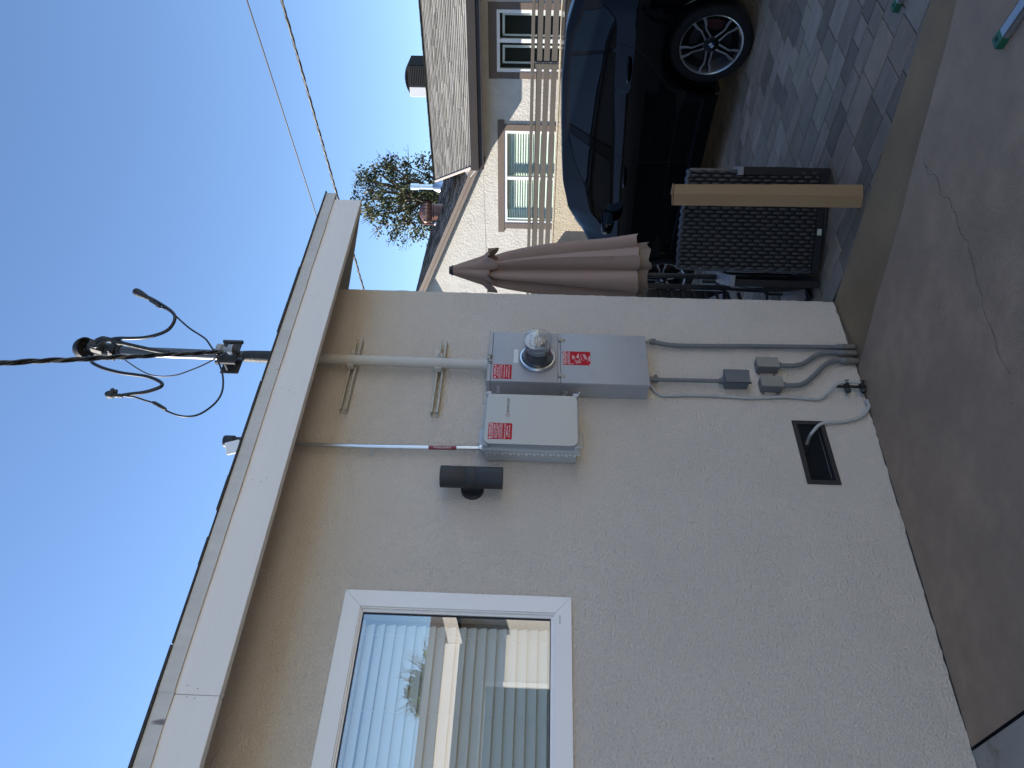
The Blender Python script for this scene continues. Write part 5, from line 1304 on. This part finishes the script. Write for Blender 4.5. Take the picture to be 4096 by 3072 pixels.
# black slatted garden chair, half hidden by the wall
c2 = thing('slatted_chair', 'black metal garden chair with slatted side partly hidden by the wall corner', 'chair', (4.52, .75, 0))
DPT = V((.7480, -.6636, 0))      # roughly across the view
def G(u, z, d=0): return V((4.512, .652, 0)) + DPT * u + V((.6636, .7480, 0)) * d + V((0, 0, z))
q = MB(); q.obox((G(0, .72) + G(0.01, .72)) / 2, (DPT, V((.6636, .748, 0)), (0, 0, 1)), (.018, .02, .32), .004); link('side_rail', q, BLACKM, c2, 20)
q = MB()
for i in range(9):
    z = 1.02 - .085 * i; a = G(-.02, z); b = G(-.32, z - .10); d = (b - a).normalized(); q.obox((a + b) / 2, (d, V((.6636, .748, 0)), d.cross(V((.6636, .748, 0)))), (.15, .012, .012), .002)
link_each('slat', q, BLACKM, c2, 20)
q = MB(); q.prism([G(-.019, 1.03, .02), G(-.33, 1.03, .02), G(-.33, .36, .02), G(-.10, .60, .02), G(-.05, .50, .02), G(-.019, .40, .02)], V((.6636, .748, 0)) * .012); link('back_panel', q, mat('panel_black', (.008, .008, .009), .5), c2, 0)
q = MB(); q.tube([G(.06, .60, .05), G(.055, .50, .03), G(.0, .47, .0), G(-.01, .44, 0)], .017, 10); link('arm_tube', q, BLACKM, c2, 40)
q = MB(); q.tube([G(0, .42), G(-.008, .30), G(-.012, .15), G(.01, .135), G(.30, .14, .05), G(.55, .14, .10)], .013, 10); link('sled_leg', q, BLACKM, c2, 40)
q = MB(); q.tube([G(-.34, .42, .3), G(-.34, .02, .3), G(.5, .02, .4)], .013, 10); link('sled_leg', q, BLACKM, c2, 40)
q = MB(); q.prism([G(-.34, .42, .02), G(.5, .42, .02), G(.5, .42, .5), G(-.34, .42, .5)], (0, 0, .03)); link('seat', q, BLACKM, c2, 0)
q = MB(); q.tube([G(-.012, .14), G(-.03, .13, 0), G(-.034, .10, 0), G(-.034, .004, 0)], .010, 8); link('foot', q, BLACKM, c2, 40)

# ladder lying on the ground, only its two green feet and rail ends in view
la = thing('ladder', 'aluminium ladder with green plastic feet lying on the ground at the right', 'ladder', (3.7, -1.7, 0))
LAL = mat('ladder_aluminium', (0.42, 0.43, 0.45), .35, .8, var=(.08, 8)); GRN = mat('green_plastic', (0.012, 0.11, 0.055), .45)
LD = V((-.30, -.955, 0)).normalized(); LS = V((LD.y, -LD.x, 0))
def rail(p, Ln, w_, hgt, z):
    p = V((p[0], p[1], 0))
    q = MB(); c = p + LD * (.055 + Ln / 2) + V((0, 0, z + hgt / 2))
    q.obox(c + LS * (-w_ / 2 + .0015), (LD, LS, (0, 0, 1)), (Ln / 2, .0015, hgt / 2)); q.obox(c + V((0, 0, hgt / 2 - .0015)), (LD, LS, (0, 0, 1)), (Ln / 2, w_ / 2, .0015)); q.obox(c - V((0, 0, hgt / 2 - .0015)), (LD, LS, (0, 0, 1)), (Ln / 2, w_ / 2, .0015)); q.obox(c + LS * (w_ / 2 - .0015), (LD, LS, (0, 0, 1)), (Ln / 2, .0015, hgt / 2))
    link('rail', q, LAL, la, 0)
    q = MB(); fc = p + LD * .028 + V((0, 0, z + hgt / 2)); q.obox(fc, (LD, LS, (0, 0, 1)), (.0285, w_ / 2 + .0025, hgt / 2 + .0025), .003); ft = link('foot', q, GRN, la, 20)
    q = MB(); q.lathe(fc + V((0, 0, hgt / 2 + .0026)), (0, 0, 1), [(0, .0004), (.010, .0004)], 16); q.lathe(fc - LD * .0287, -LD, [(0, .0004), (.011, .0004)], 16); link_each('foot_hole', q, mat('hole_dark', (.004, .02, .012), .8), ft, 0)
rail((4.290, -1.512), 1.9, .042, .028, .003); rail((3.197, -1.829), 1.9, .050, .028, .0165)
q = MB()
for i in range(4):
    a = V((4.290, -1.512, .017)) + LD * (.75 + .3 * i); b = V((3.197, -1.829, .031)) + LD * (.75 + .3 * i); q.cyl(a, b, .012, n=10)
link_each('rung', q, LAL, la, 40)

# ================================================================== OVERHEAD LINES, TREE
pl = thing('power_line', 'thick twisted overhead power line crossing the sky behind the roof edge', 'power line', (12.9, 5.0, 5.87))
EYE = V((0, -3.271, 1.874)); a, b = (EYE + (V(q) - EYE) * 1.4 for q in ((11.848, 1.588, 5.853), (13.251, 8.50, 5.877))); d = b - a
ss_ = strands(a - d * 2.0, b + d * 3.5, .10, .012, .018, 1.0, 3, 1.0)
for i in (0, 1): q = MB(); q.tube(ss_[i], .0175, 6); link('insulated_wire', q, CABLE, pl, 60)
q = MB(); q.tube(ss_[2], .0125, 6); link('bare_wire', q, BARE, pl, 60)
a, b = (EYE + (V(q) - EYE) * 1.4 for q in ((13.258, 2.174, 6.851), (14.117, 6.761, 6.842))); d = b - a
q = MB(); q.tube([a - d * 3 + V((0, 0, .06)), a, a + d * .5, b, b + d * 5 + V((0, 0, .1))], .018, 7)
tag(link('telephone_line', q, CABLE, None, 60), 'thin single overhead line above the twisted power line', 'power line')

TR = random.Random(21)
BARK = mat('tree_bark', (0.10, 0.075, 0.055), .9, var=(.25, 12), bump=(20, .02)); LEAF = mat('tree_leaf', (0.072, 0.085, 0.030), .6, attr='tone', spec=.3)
def make_tree(name, lab, base, h_trunk, ctr, rx, rz, nclump, leaf, group=None, seed=1):
    T_ = random.Random(seed); t = thing(name, lab, 'tree', base, group); base = V(base); ctr = V(ctr)
    q = MB(); tw = q; ends = []
    top = ctr + V((0, 0, rz * .15))
    q.tube([base, base.lerp(top, .35) + V((.1, 0, 0)), base.lerp(top, .7) - V((.08, .1, 0)), top], [.22, .17, .13, .06], 9)
    for i in range(nclump):
        while True:
            p = V((T_.uniform(-1, 1), T_.uniform(-1, 1), T_.uniform(-1, 1)))
            if .25 < p.length < 1: break
        e = ctr + V((p.x * rx, p.y * rx, p.z * rz)); ends.append(e)
        if i % 3 == 0:
            s_ = base.lerp(top, T_.uniform(.55, .98)); mdl = s_.lerp(e, .5) + V((T_.uniform(-.2, .2), T_.uniform(-.2, .2), T_.uniform(-.05, .25)))
            q.tube([s_, mdl, e], [.055, .035, .012], 5)
    lf = MB()
    for e in ends:
        base_t = T_.choice([.45, .7, 1.0, 1.35, 1.7]); rc_ = T_.uniform(.16, .34) * rx / 1.6; brown = T_.random() < .25
        for k in range(T_.randint(22, 44)):
            d = V((T_.gauss(0, 1), T_.gauss(0, 1), T_.gauss(0, .8))) * rc_ * .62; p = e + d
            n_ = V((T_.gauss(0, 1), T_.gauss(0, 1), T_.gauss(0, 1))).normalized(); u_ = n_.orthogonal().normalized(); v_ = n_.cross(u_); l = leaf * T_.uniform(.6, 1.3)
            tn = base_t * T_.uniform(.7, 1.35); tn = (tn * 1.9, tn * 1.25, tn * 1.1) if brown and T_.random() < .7 else (tn, tn, tn)
            lf.add([p - u_ * l, p + v_ * l * .45, p + u_ * l, p - v_ * l * .45], [(0, 1, 2, 3)], tn)
    link('crown', lf, LEAF, t, 0)
    for i in range(46):
        an = T_.uniform(0, 2 * math.pi); el = T_.uniform(-.1, 1.3); dr = V((math.cos(an) * math.cos(el), math.sin(an) * math.cos(el), math.sin(el)))
        s_ = ctr + V((dr.x * rx * .7, dr.y * rx * .7, dr.z * rz * .7)); ln = T_.uniform(.4, .85) * rx / 1.5; e = s_ + dr * ln + V((T_.uniform(-.15, .15), T_.uniform(-.15, .15), .1))
        tw.tube([s_, s_.lerp(e, .5) + V((T_.uniform(-.06, .06), T_.uniform(-.06, .06), 0)), e], [.012, .008, .004], 4, False)
        for k in range(3): b0 = s_.lerp(e, T_.uniform(.3, .8)); tw.tube([b0, b0 + (dr + V((T_.gauss(0, .5), T_.gauss(0, .5), T_.gauss(0, .5)))) * ln * .3], [.006, .003], 3, False)
    link('trunk', q, BARK, t, 50)
    return t
make_tree('leafy_tree', 'sparse leafy tree with bare twigs behind the neighbour roof', (21.9, 12.1, 0), 4, (21.85, 12.05, 6.25), 1.50, 1.80, 190, .066, seed=4)

# ================================================================== WHAT STANDS BEHIND THE CAMERA (seen in the glass)
oh = thing('facing_house', 'stucco house across the patio with white fascia and dark roof, seen only in reflections', 'house', (3, -12, 0))
q = MB()
for y in (-9.6,):
    q.poly([(-8, y, -.1), (3.3, y, -.1), (3.3, y, 3.0), (-8, y, 3.0)]); q.poly([(4.75, y, -.1), (12, y, -.1), (12, y, 3.0), (4.75, y, 3.0)]); q.poly([(3.3, y, -.1), (4.75, y, -.1), (4.75, y, 1.45), (3.3, y, 1.45)]); q.poly([(3.3, y, 2.5), (4.75, y, 2.5), (4.75, y, 3.), (3.3, y, 3.)])
q.poly([(-8, -9.6, -.1), (-8, -17, -.1), (-8, -17, 3), (-8, -9.6, 3)]); q.poly([(12, -9.6, -.1), (12, -17, -.1), (12, -17, 3), (12, -9.6, 3)])
link('wall', q, FACING, oh, 0)
q = MB(); q.prism([(-8.5, -8.55, 3.13), (12.5, -8.55, 3.13), (12.5, -13, 3.98), (-8.5, -13, 3.98)], (0, 0, -.05)); q.prism([(-8.5, -17.5, 3.13), (12.5, -17.5, 3.13), (12.5, -13, 3.98), (-8.5, -13, 3.98)], (0, 0, -.05)); q.prism([(5.0, -8.5, 3.02), (7.4, -8.5, 3.78), (7.4, -12.2, 3.78), (5.0, -12.2, 3.02)], (0, 0, .05)); q.prism([(9.8, -8.5, 3.02), (7.4, -8.5, 3.78), (7.4, -12.2, 3.78), (9.8, -12.2, 3.02)], (0, 0, .05)); link('roof', q, mat('facing_shingle', (0.20, 0.175, 0.15), .95, var=(.2, 4), bump=(30, .01), stretch=(.2, 1, 1)), oh, 0)
q = MB(); q.box(-8.5, 4.999, -8.56, -8.52, 2.90, 3.13); q.prism([(5.0, -8.48, 2.86), (7.4, -8.48, 3.62), (7.4, -8.48, 3.84), (5.0, -8.48, 3.08)], (0, -.04, 0)); q.prism([(9.8, -8.48, 2.86), (7.4, -8.48, 3.62), (7.4, -8.48, 3.84), (9.8, -8.48, 3.08)], (0, -.04, 0)); link('fascia', q, FASCIA, oh, 0)
q = MB(); 
for a, b, c_, d in ((3.22, 3.30, 1.37, 2.58), (4.75, 4.83, 1.37, 2.58)): q.box(a, b, -9.62, -9.57, c_, d)
q.box(3.301, 4.749, -9.62, -9.57, 2.501, 2.58); q.box(3.301, 4.749, -9.62, -9.57, 1.37, 1.449); w_ = link('window', q, WHITE, oh, 0)
link('glass_pane', MB().poly([(3.3, -9.65, 1.45), (4.75, -9.65, 1.45), (4.75, -9.65, 2.5), (3.3, -9.65, 2.5)]), TINT, w_, 0)
make_tree('leafy_tree', 'leafy tree behind the facing house, seen only in reflections', (6.9, -15.5, 0), 4, (6.9, -15.5, 4.0), .9, .65, 80, .09, seed=9)
